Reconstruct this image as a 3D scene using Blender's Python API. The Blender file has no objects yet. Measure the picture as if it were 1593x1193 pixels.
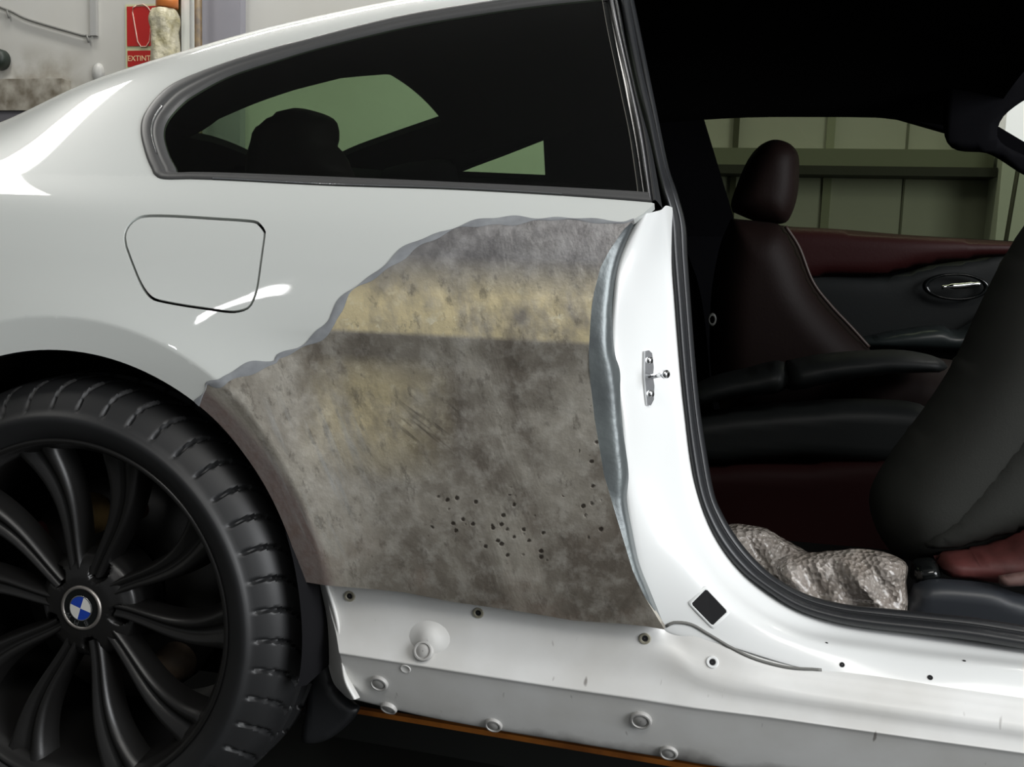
import bpy, math, random
import numpy as np
from mathutils import Vector, Matrix
from mathutils.bvhtree import BVHTree
from mathutils.geometry import delaunay_2d_cdt

random.seed(4); rng = np.random.default_rng(4)
scene = bpy.context.scene
COL = scene.collection

# ------------------------------------------------------------------ camera
FPX, IW, IH = 1550.0, 1593.0, 1193.0
CAM = np.array([.902, -1.189, .85])
def cam_axes(yaw, pitch, roll):
    yaw, pitch, roll = (math.radians(a) for a in (yaw, pitch, roll))
    cy, sy, cp, sp = math.cos(yaw), math.sin(yaw), math.cos(pitch), math.sin(pitch)
    f = np.array([-sy*cp, cy*cp, -sp]); r = np.array([cy, sy, 0.0]); d = np.cross(f, r)
    cr, sr = math.cos(roll), math.sin(roll)
    return np.array([r*cr + d*sr, -r*sr + d*cr, f])
RC = cam_axes(12.78, 6.76, -2.04)
cd = bpy.data.cameras.new('camera'); cam = bpy.data.objects.new('camera', cd); COL.objects.link(cam)
cd.sensor_width = 36; cd.sensor_fit = 'HORIZONTAL'; cd.lens = FPX/IW*36; cd.clip_start = .05
M = Matrix.Identity(4)
for i in range(3):
    M[i][0] = RC[0][i]; M[i][1] = -RC[1][i]; M[i][2] = -RC[2][i]; M[i][3] = CAM[i]
cam.matrix_world = M
scene.camera = cam
scene.view_settings.view_transform = 'Standard'; scene.view_settings.look = 'None'
scene.view_settings.gamma = 1; scene.view_settings.exposure = 0.0
scene.view_settings.use_curve_mapping = False

# ------------------------------------------------------------------ light
w = bpy.data.worlds.new('world'); scene.world = w; w.use_nodes = True
w.node_tree.nodes['Background'].inputs[0].default_value = (.92, .96, 1, 1)
w.node_tree.nodes['Background'].inputs[1].default_value = .17
def area_light(name, loc, target, sx, sy, power, color=(1, 1, 1), spread=180):
    l = bpy.data.lights.new(name, 'AREA'); l.shape = 'RECTANGLE'; l.size = sx; l.size_y = sy
    l.energy = power; l.color = color; l.spread = math.radians(spread)
    o = bpy.data.objects.new(name, l); COL.objects.link(o); o.location = loc
    o.rotation_euler = (Vector(target) - Vector(loc)).to_track_quat('-Z', 'Y').to_euler()
    return o
area_light('doorway_daylight', (5.0, -1.5, 2.0), (.7, 0, .6), 2.6, 2.8, 262, (.96, .98, 1))
area_light('ceiling_tube_light', (-2.45, .15, 3.6), (-2.45, .15, 0), .30, 2.3, 50, (1, .98, .93))
area_light('ceiling_tube_light', (1.9, -2.4, 4.1), (1.2, -1.0, 0), 3.0, 1.5, 100, (1, .975, .93))
area_light('small_side_window', (-1.40, -3.45, 2.36), (.28, .02, .8), .09, .08, .9, (1, 1, 1))
area_light('ceiling_tube_light', (-1.3, 2.55, 4.0), (-1.3, 3.1, 0), 2.5, .25, 62, (1, .98, .93))
area_light('ceiling_tube_light', (1.7, 2.45, 4.0), (1.7, 3.1, 0), 3.0, .25, 80, (1, .98, .93))

# ------------------------------------------------------------------ materials
def new_mat(name):
    m = bpy.data.materials.new(name); m.use_nodes = True
    return m, m.node_tree, m.node_tree.nodes['Principled BSDF']
def mat(name, col, rough=.5, metal=0, coat=0, coat_rough=.05, spec=.5, noise=0, nscale=20, bump=0, bscale=60, bdist=.002, col2=None):
    m, nt, b = new_mat(name)
    b.inputs['Base Color'].default_value = (*col, 1); b.inputs['Roughness'].default_value = rough
    b.inputs['Metallic'].default_value = metal; b.inputs['Coat Weight'].default_value = coat
    b.inputs['Coat Roughness'].default_value = coat_rough; b.inputs['Specular IOR Level'].default_value = spec
    tc = nt.nodes.new('ShaderNodeTexCoord')
    if noise or col2:
        n = nt.nodes.new('ShaderNodeTexNoise'); n.inputs['Scale'].default_value = nscale; n.inputs['Detail'].default_value = 5
        nt.links.new(tc.outputs['Object'], n.inputs['Vector'])
        mx = nt.nodes.new('ShaderNodeMix'); mx.data_type = 'RGBA'
        c2 = col2 if col2 else tuple(max(0, c*(1-noise)) for c in col)
        mx.inputs[6].default_value = (*col, 1); mx.inputs[7].default_value = (*c2, 1)
        rp = nt.nodes.new('ShaderNodeValToRGB'); rp.color_ramp.elements[0].position = .35; rp.color_ramp.elements[1].position = .7
        nt.links.new(n.outputs['Fac'], rp.inputs[0]); nt.links.new(rp.outputs[0], mx.inputs[0]); nt.links.new(mx.outputs[2], b.inputs['Base Color'])
    if bump:
        n = nt.nodes.new('ShaderNodeTexNoise'); n.inputs['Scale'].default_value = bscale; n.inputs['Detail'].default_value = 4
        nt.links.new(tc.outputs['Object'], n.inputs['Vector'])
        bp = nt.nodes.new('ShaderNodeBump'); bp.inputs['Strength'].default_value = bump; bp.inputs['Distance'].default_value = bdist
        nt.links.new(n.outputs['Fac'], bp.inputs['Height']); nt.links.new(bp.outputs[0], b.inputs['Normal'])
    return m
def glass(name, tint, gloss_rough=.02, ior=1.5):
    m, nt, b = new_mat(name); nt.nodes.remove(b)
    t = nt.nodes.new('ShaderNodeBsdfTransparent'); t.inputs[0].default_value = (*tint, 1)
    g = nt.nodes.new('ShaderNodeBsdfGlossy'); g.inputs['Roughness'].default_value = gloss_rough
    f = nt.nodes.new('ShaderNodeFresnel'); gm = nt.nodes.new('ShaderNodeNewGeometry')
    mr = nt.nodes.new('ShaderNodeMapRange'); mr.inputs[3].default_value = ior; mr.inputs[4].default_value = 1/ior
    nt.links.new(gm.outputs['Backfacing'], mr.inputs[0]); nt.links.new(mr.outputs[0], f.inputs[0])
    mx = nt.nodes.new('ShaderNodeMixShader')
    nt.links.new(f.outputs[0], mx.inputs[0]); nt.links.new(t.outputs[0], mx.inputs[1]); nt.links.new(g.outputs[0], mx.inputs[2])
    nt.links.new(mx.outputs[0], nt.nodes['Material Output'].inputs[0])
    return m

PAINT = mat('white_paint', (.655, .68, .655), .35, coat=1, coat_rough=.03)
INNER_PAINT = mat('white_inner_paint', (.76, .775, .77), .32, coat=.6, coat_rough=.12)
DIRTY_PAINT = mat('grimy_white_paint', (.74, .745, .735), .45, coat=.25, coat_rough=.25, nscale=9, col2=(.63, .625, .60))
def add_lip_grime(m):
    nt = m.node_tree; N, L = nt.nodes, nt.links; b = N['Principled BSDF']; src = b.inputs['Base Color'].links[0].from_socket
    tc = N.new('ShaderNodeTexCoord'); sp = N.new('ShaderNodeSeparateXYZ'); L.new(tc.outputs['Object'], sp.inputs[0])
    n = N.new('ShaderNodeTexNoise'); n.inputs['Scale'].default_value = 16; n.inputs['Detail'].default_value = 6; L.new(tc.outputs['Object'], n.inputs['Vector'])
    a = N.new('ShaderNodeMath'); a.operation = 'MULTIPLY_ADD'; a.inputs[1].default_value = -.06; L.new(n.outputs['Fac'], a.inputs[0]); L.new(sp.outputs[2], a.inputs[2])
    r = N.new('ShaderNodeMapRange'); r.inputs[1].default_value = .205; r.inputs[2].default_value = .175; r.inputs[4].default_value = .85; L.new(a.outputs[0], r.inputs[0])
    mx = N.new('ShaderNodeMix'); mx.data_type = 'RGBA'; mx.inputs[7].default_value = (.085, .07, .06, 1); L.new(r.outputs[0], mx.inputs[0]); L.new(src, mx.inputs[6]); L.new(mx.outputs[2], b.inputs['Base Color'])
    mp = N.new('ShaderNodeMapping'); mp.inputs['Scale'].default_value = (70, 1, 26); L.new(tc.outputs['Object'], mp.inputs['Vector'])
    n2 = N.new('ShaderNodeTexNoise'); n2.inputs['Scale'].default_value = 1.0; n2.inputs['Detail'].default_value = 2; L.new(mp.outputs[0], n2.inputs['Vector'])
    r2 = N.new('ShaderNodeMapRange'); r2.inputs[1].default_value = .70; r2.inputs[2].default_value = .76; r2.inputs[4].default_value = .7; L.new(n2.outputs['Fac'], r2.inputs[0])
    m2 = N.new('ShaderNodeMix'); m2.data_type = 'RGBA'; m2.inputs[7].default_value = (.10, .08, .07, 1); L.new(r2.outputs[0], m2.inputs[0]); L.new(mx.outputs[2], m2.inputs[6]); L.new(m2.outputs[2], b.inputs['Base Color'])
add_lip_grime(DIRTY_PAINT)
LEAD = mat('smoothed_lead', (.15, .17, .17), .34, metal=.4, bump=.35, bscale=35, bdist=.004, nscale=14, col2=(.085, .095, .10))
FEATHER = mat('sanded_primer', (.30, .315, .33), .5, nscale=40, col2=(.21, .22, .235))
RUBBER = mat('black_rubber', (.015, .016, .018), .40, bump=.06, bscale=200)
SEALGREY = mat('grey_window_rubber', (.075, .075, .075), .36)
GLOSSBLACK = mat('gloss_black', (.006, .007, .007), .12)
CHROME = mat('chrome', (.75, .76, .77), .15, metal=1)
STEEL = mat('plated_steel', (.60, .61, .62), .25, metal=1)
TYRE = mat('tyre_rubber', (.012, .0125, .0135), .5, noise=.3, nscale=12)
WHEEL = mat('satin_black_wheel', (.0085, .0082, .008), .36, bump=.05, bscale=300)
DARK = mat('black_trim', (.006, .006, .007), .7, spec=0)
LINING = mat('black_headlining', (.010, .010, .010), .9, spec=0)
ARCHMAT = mat('black_arch_liner', (.008, .008, .009), .8, spec=0.05)
GREYTRIM = mat('dark_grey_trim', (.012, .0135, .0135), .5, bump=.1, bscale=250, spec=0.18)
SEATGREY = mat('grey_seat_back', (.030, .031, .028), .6, bump=.1, bscale=300, spec=0.2)
RAIL = mat('blue_grey_plastic', (.022, .025, .030), .4)
BURG = mat('burgundy_leather', (.028, .006, .006), .45, bump=.15, bscale=150, spec=0.25)
BROWN = mat('brown_leather', (.010, .0048, .004), .6, bump=.15, bscale=150, spec=0.15)
REDSEAT = mat('red_leather', (.10, .026, .024), .5, bump=.15, bscale=90, nscale=22, col2=(.05, .014, .012))
BLACKHOLE = mat('black_void', (.004, .004, .005), .9)
QGLASS = glass('tinted_quarter_glass', (.50, .58, .47))
FGLASS = glass('far_green_glass', (.17, .19, .125), ior=1.3)
RGLASS = glass('rear_green_glass', (.60, .76, .54), ior=1.25)

# ------------------------------------------------------------------ mesh helpers
def ray(px, py):
    return RC.T @ np.array([(px - IW/2)/FPX, (py - IH/2)/FPX, 1.0])
def on_y(px, py, Y):
    d = ray(px, py); return CAM + d*((Y - CAM[1])/d[1])
def on_plane(px, py, n, k):
    n = np.array(n, float); d = ray(px, py); return CAM + d*((k - n @ CAM)/(n @ d))
def project(P):
    q = (np.asarray(P) - CAM) @ RC.T
    return np.stack([IW/2 + FPX*q[..., 0]/q[..., 2], IH/2 + FPX*q[..., 1]/q[..., 2]], -1)
def prop(o, label=None, cat=None, group=None, kind=None):
    for k, v in (('label', label), ('category', cat), ('group', group), ('kind', kind)):
        if v: o[k] = v
    return o
def empty(name, loc, label=None, cat=None, group=None):
    o = bpy.data.objects.new(name, None); COL.objects.link(o); o.location = loc; o.empty_display_size = .1
    return prop(o, label, cat, group)
def obj(name, verts, faces, material, parent=None, normals=None, smooth=True, label=None, angle=None, mats=None, mat_idx=None):
    me = bpy.data.meshes.new(name)
    me.from_pydata([tuple(map(float, v)) for v in verts], [], [tuple(int(i) for i in f) for f in faces]); me.update()
    for m in (mats or [material]): me.materials.append(m)
    if mat_idx is not None: me.polygons.foreach_set('material_index', list(mat_idx))
    me.polygons.foreach_set('use_smooth', [smooth]*len(me.polygons))
    if normals is not None: me.normals_split_custom_set_from_vertices([tuple(map(float, n)) for n in normals])
    elif angle is not None: me.set_sharp_from_angle(angle=math.radians(angle))
    o = bpy.data.objects.new(name, me); COL.objects.link(o)
    if parent is not None:
        o.parent = parent
        root = parent
        off = Vector((0, 0, 0))
        while root is not None: off += root.location; root = root.parent
        o.matrix_parent_inverse = Matrix.Translation(-off)
    if label: o['label'] = label
    return o
def catmull(P, n):
    """n points along the row index of control points P (equal share per segment)."""
    P = np.asarray(P, float); m = len(P)
    u = np.linspace(0, m-1, n); i = np.minimum(u.astype(int), m-2); f = (u-i)[:, None]
    Q = np.vstack([2*P[0]-P[1], P, 2*P[-1]-P[-2]])
    a, b, c, d = Q[i], Q[i+1], Q[i+2], Q[i+3]
    return .5*(2*b + (c-a)*f + (2*a-5*b+4*c-d)*f**2 + (3*b-a-3*c+d)*f**3)
def arclen(P, n):
    P = np.asarray(P, float); s = np.r_[0, np.cumsum(np.linalg.norm(np.diff(P, axis=0), axis=1))]
    q = np.linspace(0, s[-1], n)
    return np.stack([np.interp(q, s, P[:, k]) for k in range(P.shape[1])], -1)
def smooth_line(P, n):
    return arclen(catmull(P, len(P)*8), n)
def grid_faces(nr, nc, flip=False):
    F = []
    for r in range(nr-1):
        for c in range(nc-1):
            a = r*nc+c; q = (a, a+1, a+nc+1, a+nc)
            F.append(q[::-1] if flip else q)
    return F
def loft(name, rows, material, parent=None, sub=4, flip=False, label=None, linear=False, angle=None):
    """surface through rows (each the same number of 3-D points)."""
    R_ = np.array(rows, float)
    if not linear and sub > 1:
        n = (len(R_)-1)*sub+1
        R_ = np.stack([catmull(R_[:, j], n) for j in range(R_.shape[1])], 1)
    nr, nc = R_.shape[:2]
    return obj(name, R_.reshape(-1, 3), grid_faces(nr, nc, flip), material, parent, label=label, angle=angle)
def inside(P, poly):
    x, y = P[:, 0], P[:, 1]; r = np.zeros(len(P), bool); A = np.asarray(poly); B = np.roll(A, -1, 0)
    for (x1, y1), (x2, y2) in zip(A, B):
        if y1 == y2: continue
        c = ((y1 > y) != (y2 > y)) & (x < (x2-x1)*(y-y1)/(y2-y1)+x1); r ^= c
    return r
def edge_dist(P, poly):
    A = np.asarray(poly); B = np.roll(A, -1, 0); d = np.full(len(P), 1e9)
    for a, b in zip(A, B):
        ab = b-a; L = ab@ab
        if L < 1e-14: continue
        t = np.clip(((P-a)@ab)/L, 0, 1); d = np.minimum(d, np.linalg.norm(P-(a+t[:, None]*ab), axis=1))
    return d
def densify(poly, h):
    out = []; A = np.asarray(poly, float)
    for a, b in zip(A, np.roll(A, -1, 0)):
        n = max(1, int(np.ceil(np.linalg.norm(b-a)/h)))
        for k in range(n): out.append(a+(b-a)*k/n)
    return np.array(out)
def fill(outer, holes=(), h=.01, hz=None, extra=None):
    """triangulated polygon with holes: 2-D points, triangles, boundary loops."""
    loops = [densify(outer, h)] + [densify(q, h) for q in holes]
    lo, hi = loops[0].min(0), loops[0].max(0)
    gx, gy = np.meshgrid(np.arange(lo[0], hi[0], h), np.arange(lo[1], hi[1], hz or h)); G = np.stack([gx.ravel(), gy.ravel()], -1)
    if extra is not None:
        cell = .55*h; ks = set(map(tuple, np.round(np.asarray(extra)/cell).astype(int)))
        kg = np.round(G/cell).astype(int); G = G[[tuple(k) not in ks for k in kg]]; G = np.vstack([G, extra])
        _, ui = np.unique(np.round(G/.0024).astype(int), axis=0, return_index=True); G = G[np.sort(ui)]
    m = inside(G, loops[0])
    for q in loops[1:]: m &= ~inside(G, q)
    G = G[m]
    for q in loops: G = G[edge_dist(G, q) > .30*min(h, hz or h)]
    pts, edges = [], []
    for q in loops:
        s = len(pts); n = len(q); pts += [tuple(p) for p in q]; edges += [(s+i, s+(i+1) % n) for i in range(n)]
    nb = len(pts); pts += [tuple(p) for p in G]
    V, E_, Fc, ov, oe, of = delaunay_2d_cdt([Vector(p) for p in pts], edges, [], 0, 1e-7)
    V = np.array([tuple(v) for v in V]); T = np.array([f for f in Fc if len(f) == 3])
    c = V[T].mean(1); k = inside(c, loops[0])
    for q in loops[1:]: k &= ~inside(c, q)
    T = T[k]; a, b, d = V[T[:, 0]], V[T[:, 1]], V[T[:, 2]]
    ar = (b[:, 0]-a[:, 0])*(d[:, 1]-a[:, 1])-(b[:, 1]-a[:, 1])*(d[:, 0]-a[:, 0])
    T[ar < 0] = T[ar < 0][:, ::-1]
    inv = {}
    for i, src in enumerate(ov):
        for s in src: inv[s] = i
    bl = []; s = 0
    for q in loops:
        bl.append([inv[s+i] for i in range(len(q)) if s+i in inv]); s += len(q)
    return V, T, bl
def pillow(name, outline, Y, front, back, material, parent=None, edge=.04, h=.015, label=None, power=.5, bumpf=None, lean=(0, 0)):
    """closed rounded solid: outline in pixels met on the plane y = Y + lean.(X,z)."""
    pl = np.array([on_plane(p[0], p[1], (-lean[0], 1, -lean[1]), Y) for p in outline])[:, [0, 2]]
    pl = smooth_line(np.vstack([pl, pl[:1]]), max(24, len(pl)*6))[:-1]
    V, T, bl = fill(pl, h=h); d = np.clip(edge_dist(V, pl)/edge, 0, 1)
    f = (1-(1-d)**2)**power
    base = Y+lean[0]*V[:, 0]+lean[1]*V[:, 1]
    yf = base-front*f; yb = base+back*f
    if bumpf is not None: yf = yf-bumpf(V)*f
    n = len(V); VV = np.vstack([np.c_[V[:, 0], yf, V[:, 1]], np.c_[V[:, 0], yb, V[:, 1]]])
    bset = set(bl[0]); ren = np.arange(2*n)
    for b in bset: ren[n+b] = b
    F = [tuple(t) for t in T] + [tuple(ren[n+t[::-1]]) for t in T]
    return obj(name, VV, F, material, parent, label=label)
def revolve(profile, n=64, center=(0, 0, 0), axis='y', closed=False, fn=None):
    P = np.asarray(profile, float); V = []; A = np.linspace(0, 2*np.pi, n, endpoint=False)
    for a in A:
        r, y = P[:, 0].copy(), P[:, 1].copy()
        if fn is not None: r, y = fn(a, r, y)
        V.append(np.c_[r*np.sin(a), y, r*np.cos(a)])
    V = np.vstack(V)+np.array(center); m = len(P); F = []
    for i in range(n):
        j = (i+1) % n
        for k in range(m-1): F.append((i*m+k, i*m+k+1, j*m+k+1, j*m+k))
        if closed: F.append((i*m+m-1, i*m, j*m, j*m+m-1))
    return V, F
def box(lo, hi):
    x0, y0, z0 = lo; x1, y1, z1 = hi
    V = [(x0, y0, z0), (x1, y0, z0), (x1, y1, z0), (x0, y1, z0), (x0, y0, z1), (x1, y0, z1), (x1, y1, z1), (x0, y1, z1)]
    return V, [(0, 3, 2, 1), (4, 5, 6, 7), (0, 1, 5, 4), (1, 2, 6, 5), (2, 3, 7, 6), (3, 0, 4, 7)]
def tube(path, r, n=10, cap=True):
    P = np.asarray(path, float); V = []; F = []
    for i, p in enumerate(P):
        t = P[min(i+1, len(P)-1)]-P[max(i-1, 0)]; t = t/np.linalg.norm(t)
        a = np.cross(t, [0, 0, 1.0]); a = a if np.linalg.norm(a) > .05 else np.cross(t, [1.0, 0, 0]); a /= np.linalg.norm(a); b = np.cross(t, a)
        rr = r[i] if hasattr(r, '__len__') else r
        for k in range(n): V.append(p+rr*(a*math.cos(2*math.pi*k/n)+b*math.sin(2*math.pi*k/n)))
    for i in range(len(P)-1):
        for k in range(n): F.append((i*n+k, i*n+(k+1) % n, (i+1)*n+(k+1) % n, (i+1)*n+k))
    if cap: F += [tuple(range(n-1, -1, -1)), tuple((len(P)-1)*n+k for k in range(n))]
    return V, F
def merge(*parts):
    V = []; F = []
    for v, f in parts:
        s = len(V); V += [tuple(p) for p in v]; F += [tuple(i+s for i in q) for q in f]
    return V, F

# ------------------------------------------------------------------ the body side surface P(X, t)
ZB = .957
def sstep(a, b, x):
    t = np.clip((x-a)/(b-a), 0, 1); return t*t*(3-2*t)
zt = np.arange(.15, 1.15, .001)
def table(kn, sig):
    z, y = zip(*kn); v = np.interp(zt, z, y)
    z0, z1 = np.array(z[-2:]), np.array(y[-2:])
    hi = zt > z[-1]; v[hi] = y[-1]+(zt[hi]-z[-1])*(y[-1]-y[-2])/(z[-1]-z[-2])
    k = np.arange(-int(4*sig), int(4*sig)+1); g = np.exp(-.5*(k/sig)**2); g /= g.sum()
    return np.convolve(np.pad(v, len(k)//2, mode='edge'), g, 'valid')
BASE = table([(.30, .044), (.38, .036), (.43, .028), (.5, .018), (.6, .011), (.70, .012), (.78, .020), (.85, .034), (.90, .051), (.935, .070), (.957, .088)], 16)
CREASE = table([(.2, 0), (.44, 0), (.5, .004), (.60, .0105), (.67, .0105), (.72, .0062), (.757, -.0016), (.775, -.0014), (.82, 0), (1.1, 0)], 2.2)
TOPK = np.array([(-.9, .36, 1.00), (-.6, .33, 1.012), (-.30, .27, 1.055), (-.165, .255, 1.112), (-.03, .262, 1.150), (.137, .28, 1.196), (.345, .30, 1.238), (.6, .32, 1.272), (.9, .33, 1.29), (1.4, .33, 1.29)])
def wheel_polar(X, z):
    dz = z-.337; return np.hypot(X, dz), np.abs(np.arctan2(X, dz))
def r_arch(th): return .376-.020*sstep(.6, 1.5, th)
def r_lip(th): return r_arch(th)+.046-.012*sstep(.5, 1.5, th)
def lower_y(X, z):
    y = np.interp(z, zt, BASE)+np.interp(z, zt, CREASE)*sstep(.27, .43, X)
    r, th = wheel_polar(X, z); rl = r_lip(th)
    amp = .021*(1-.35*sstep(.8, 1.5, th))
    fl = np.where(r > rl, np.exp(-((r-rl)/.075)**1.3 if False else -np.power(np.clip((r-rl)/.07, 0, 9), 1.15)), 1-.30*np.clip((rl-r)/.046, 0, 1.5))
    return y-amp*fl
def P(X, t):
    X = np.asarray(X, float); t = np.asarray(t, float)
    zl = np.minimum(t, ZB); yl = lower_y(X, zl)
    u = np.clip((t-ZB)/.45, 0, None); ub = np.minimum(u, 1)
    xt = np.clip(X, -.9, 1.4)
    yt = CT_Y(xt); ztp = CT_Z(xt)
    y0 = lower_y(X, np.full_like(zl, ZB)); dy = yt-y0; dz = ztp-ZB
    b1 = 3*ub*(1-ub)**2; b2 = 3*ub**2*(1-ub); b3 = ub**3
    yu = y0+dy*(.30*b1+.74*b2+1.10*b3)
    zu = ZB+dz*(.40*b1+.93*b2+1.04*b3)
    over = np.clip(u-1, 0, None)
    yu = yu+over*.9*1.0; zu = zu+over*.10-.05*over**2
    up = t > ZB
    return np.stack([X+0*t, np.where(up, yu, yl), np.where(up, zu, zl)], -1)
def _smooth_knots(col):
    xs = np.arange(-.95, 1.45, .005); v = np.interp(xs, TOPK[:, 0], TOPK[:, col]); k = np.arange(-24, 25); g = np.exp(-.5*(k/9)**2); g /= g.sum()
    v = np.convolve(np.pad(v, 24, mode='edge'), g, 'valid'); return lambda x: np.interp(x, xs, v)
CT_Y, CT_Z = _smooth_knots(1), _smooth_knots(2)
def Pn(X, t, e=8e-4):
    dx = P(X+e, t)-P(X-e, t); dt = P(X, t+e)-P(X, t-e); n = np.cross(dx, dt)
    return n/np.linalg.norm(n, axis=-1, keepdims=True)
def solve(pts, guess=None):
    """pixels -> (X, t) on the body side."""
    out = []
    for k, (px, py) in enumerate(pts):
        q = on_y(px, py, .08); x = np.array([q[0], q[2]])
        for it in range(40):
            f = project(P(x[0], x[1]))-(px, py)
            if np.abs(f).max() < .02: break
            e = 1e-4
            J = np.stack([(project(P(x[0]+e, x[1]))-(px, py)-f)/e, (project(P(x[0], x[1]+e))-(px, py)-f)/e], 1)
            s = np.linalg.lstsq(J, -f, rcond=None)[0]; m = np.abs(s).max()
            x = x+s*min(1, .06/m if m > 0 else 1)
            x[1] = np.clip(x[1], .16, 1.46)
        out.append(x)
    return np.array(out)
def onP(pts, off=0.0):
    q = solve(pts); return P(q[:, 0], q[:, 1])+off*Pn(q[:, 0], q[:, 1])
def body_panel(name, outer, holes, material, parent, h=.012, hz=.007, rim=.006, off=0.0, label=None, extra=None):
    V, T, bl = fill(outer, holes, h, hz, extra)
    N = Pn(V[:, 0], V[:, 1]); A = P(V[:, 0], V[:, 1])+off*N
    verts = list(A); norms = list(N); F = [tuple(t) for t in T]
    for L in bl:
        n = len(L); s = len(verts)
        ctr = A[L]
        tan = np.roll(ctr, -1, 0)-np.roll(ctr, 1, 0); sd = np.cross(tan, N[L]); sd /= np.linalg.norm(sd, axis=1, keepdims=True)+1e-12
        verts += list(ctr); norms += list(sd); verts += list(ctr-rim*N[L]); norms += list(sd)
        for i in range(n):
            j = (i+1) % n; F.append((s+j, s+i, s+n+i, s+n+j))
    return obj(name, verts, F, material, parent, normals=norms, label=label)

# ------------------------------------------------------------------ the room
BW = 3.2
def wall_material():
    m, nt, b = new_mat('painted_panel_wall'); N, L = nt.nodes, nt.links
    tc = N.new('ShaderNodeTexCoord'); sp = N.new('ShaderNodeSeparateXYZ'); L.new(tc.outputs['Object'], sp.inputs[0])
    n = N.new('ShaderNodeTexNoise'); n.inputs['Scale'].default_value = 2.5; n.inputs['Detail'].default_value = 6; L.new(tc.outputs['Object'], n.inputs['Vector'])
    mx = N.new('ShaderNodeMix'); mx.data_type = 'RGBA'; mx.inputs[6].default_value = (.44, .43, .39, 1); mx.inputs[7].default_value = (.53, .53, .51, 1); L.new(n.outputs['Fac'], mx.inputs[0])
    # brown drips low on the left
    n2 = N.new('ShaderNodeTexNoise'); n2.inputs['Scale'].default_value = 7; n2.inputs['Detail'].default_value = 6; L.new(tc.outputs['Object'], n2.inputs['Vector'])
    mr = N.new('ShaderNodeMapRange'); mr.inputs[1].default_value = 1.86; mr.inputs[2].default_value = 1.64; L.new(sp.outputs[2], mr.inputs[0])
    xr = N.new('ShaderNodeMapRange'); xr.inputs[1].default_value = -2.22; xr.inputs[2].default_value = -2.42; L.new(sp.outputs[0], xr.inputs[0])
    a = N.new('ShaderNodeMath'); a.operation = 'MULTIPLY'; L.new(mr.outputs[0], a.inputs[0]); L.new(xr.outputs[0], a.inputs[1])
    r2 = N.new('ShaderNodeMapRange'); r2.inputs[1].default_value = .35; r2.inputs[2].default_value = .6; L.new(n2.outputs['Fac'], r2.inputs[0])
    a2 = N.new('ShaderNodeMath'); a2.operation = 'MULTIPLY'; L.new(a.outputs[0], a2.inputs[0]); L.new(r2.outputs[0], a2.inputs[1])
    m2 = N.new('ShaderNodeMix'); m2.data_type = 'RGBA'; m2.inputs[7].default_value = (.19, .16, .11, 1); L.new(a2.outputs[0], m2.inputs[0]); L.new(mx.outputs[2], m2.inputs[6])
    L.new(m2.outputs[2], b.inputs['Base Color']); b.inputs['Roughness'].default_value = .6
    return m
WALL = wall_material()
FLOORM = mat('oily_concrete', (.020, .022, .019), .55, noise=.5, nscale=5)
o = obj('floor', *box((-6, -5, -.1), (7, BW+.2, 0)), FLOORM, smooth=False); prop(o, kind='structure')
o = obj('wall_back', *box((-6, BW, 0), (7, BW+.2, 4.2)), WALL, smooth=False); prop(o, kind='structure')
o = obj('wall_left', *box((-6.2, -5, 0), (-6, BW+.2, 4.2)), mat('left_wall', (.42, .42, .40), .8), smooth=False); prop(o, kind='structure')
o = obj('ceiling', *box((-6.2, -5, 4.2), (7, BW+.2, 4.3)), mat('ceiling_sheet', (.32, .32, .31), .9), smooth=False); prop(o, kind='structure')
LEDGE = mat('grimy_ledge', (.36, .34, .29), .8, nscale=14, col2=(.12, .10, .07))
STEELBEAM = mat('grey_green_beam', (.20, .21, .16), .7)
POST = mat('pale_post', (.70, .72, .68), .6)
def wallbox(p0, p1, depth, back=0.0, ym=None):
    """box on the back wall spanning two pixels."""
    a, b = on_y(*p0, BW-depth), on_y(*p1, BW-depth)
    ym = (max(0, p0[1])+min(420, p1[1]))/2 if ym is None else ym
    xa, xb = on_y(p0[0], ym, BW-depth)[0], on_y(p1[0], ym, BW-depth)[0]
    return box((min(xa, xb), BW-depth, max(0, min(a[2], b[2]))), (max(xa, xb), BW-back, min(4.2, max(a[2], b[2]))))
# grimy stone ledge at the far left
a = on_y(-60, 118, BW-.07); b = on_y(96, 165, BW-.07)
o = obj('trim_1', *box((a[0]-1, BW-.07, b[2]-.02), (b[0], BW, b[2]+.13)), LEDGE, smooth=False); prop(o, kind='structure')
o = obj('trim_2', *box((a[0]-1, BW-.05, 0), (b[0]-.03, BW, b[2]-.02)), mat('dark_recess_boards', (.13, .125, .14), .7), smooth=False); prop(o, kind='structure')
# horizontal beam and joints of the far wall seen through the far door window
a = on_y(1120, 232, BW-.12); b = on_y(1545, 262, BW-.12)
o = obj('trim_3', *box((a[0]-.2, BW-.12, b[2]), (b[0], BW, on_y(1400, 232, BW-.12)[2])), STEELBEAM, smooth=False); prop(o, kind='structure')
o = obj('trim_4', *box((a[0]-.2, BW-.15, b[2]-.035), (b[0]+.01, BW, b[2])), mat('beam_flange', (.035, .036, .03), .7), smooth=False); prop(o, kind='structure')
o = obj('trim_5', *wallbox((1556, -1500), (1640, 1500), .2, ym=290), POST, smooth=False); prop(o, kind='structure')
o = obj('trim_6', *wallbox((1283, -1500), (1296, 1500), .012, ym=250), mat('panel_joint', (.30, .31, .24), .7), smooth=False); prop(o, kind='structure')
o = obj('trim_7', *wallbox((1408, -1500), (1411, 1500), .005, ym=250), mat('panel_joint_dark', (.16, .16, .13), .7), smooth=False); prop(o, kind='structure')
o = obj('trim_8', *wallbox((1138, -1500), (1147, 1500), .02, ym=250), mat('dark_post', (.06, .06, .04), .7), smooth=False); prop(o, kind='structure')
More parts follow.
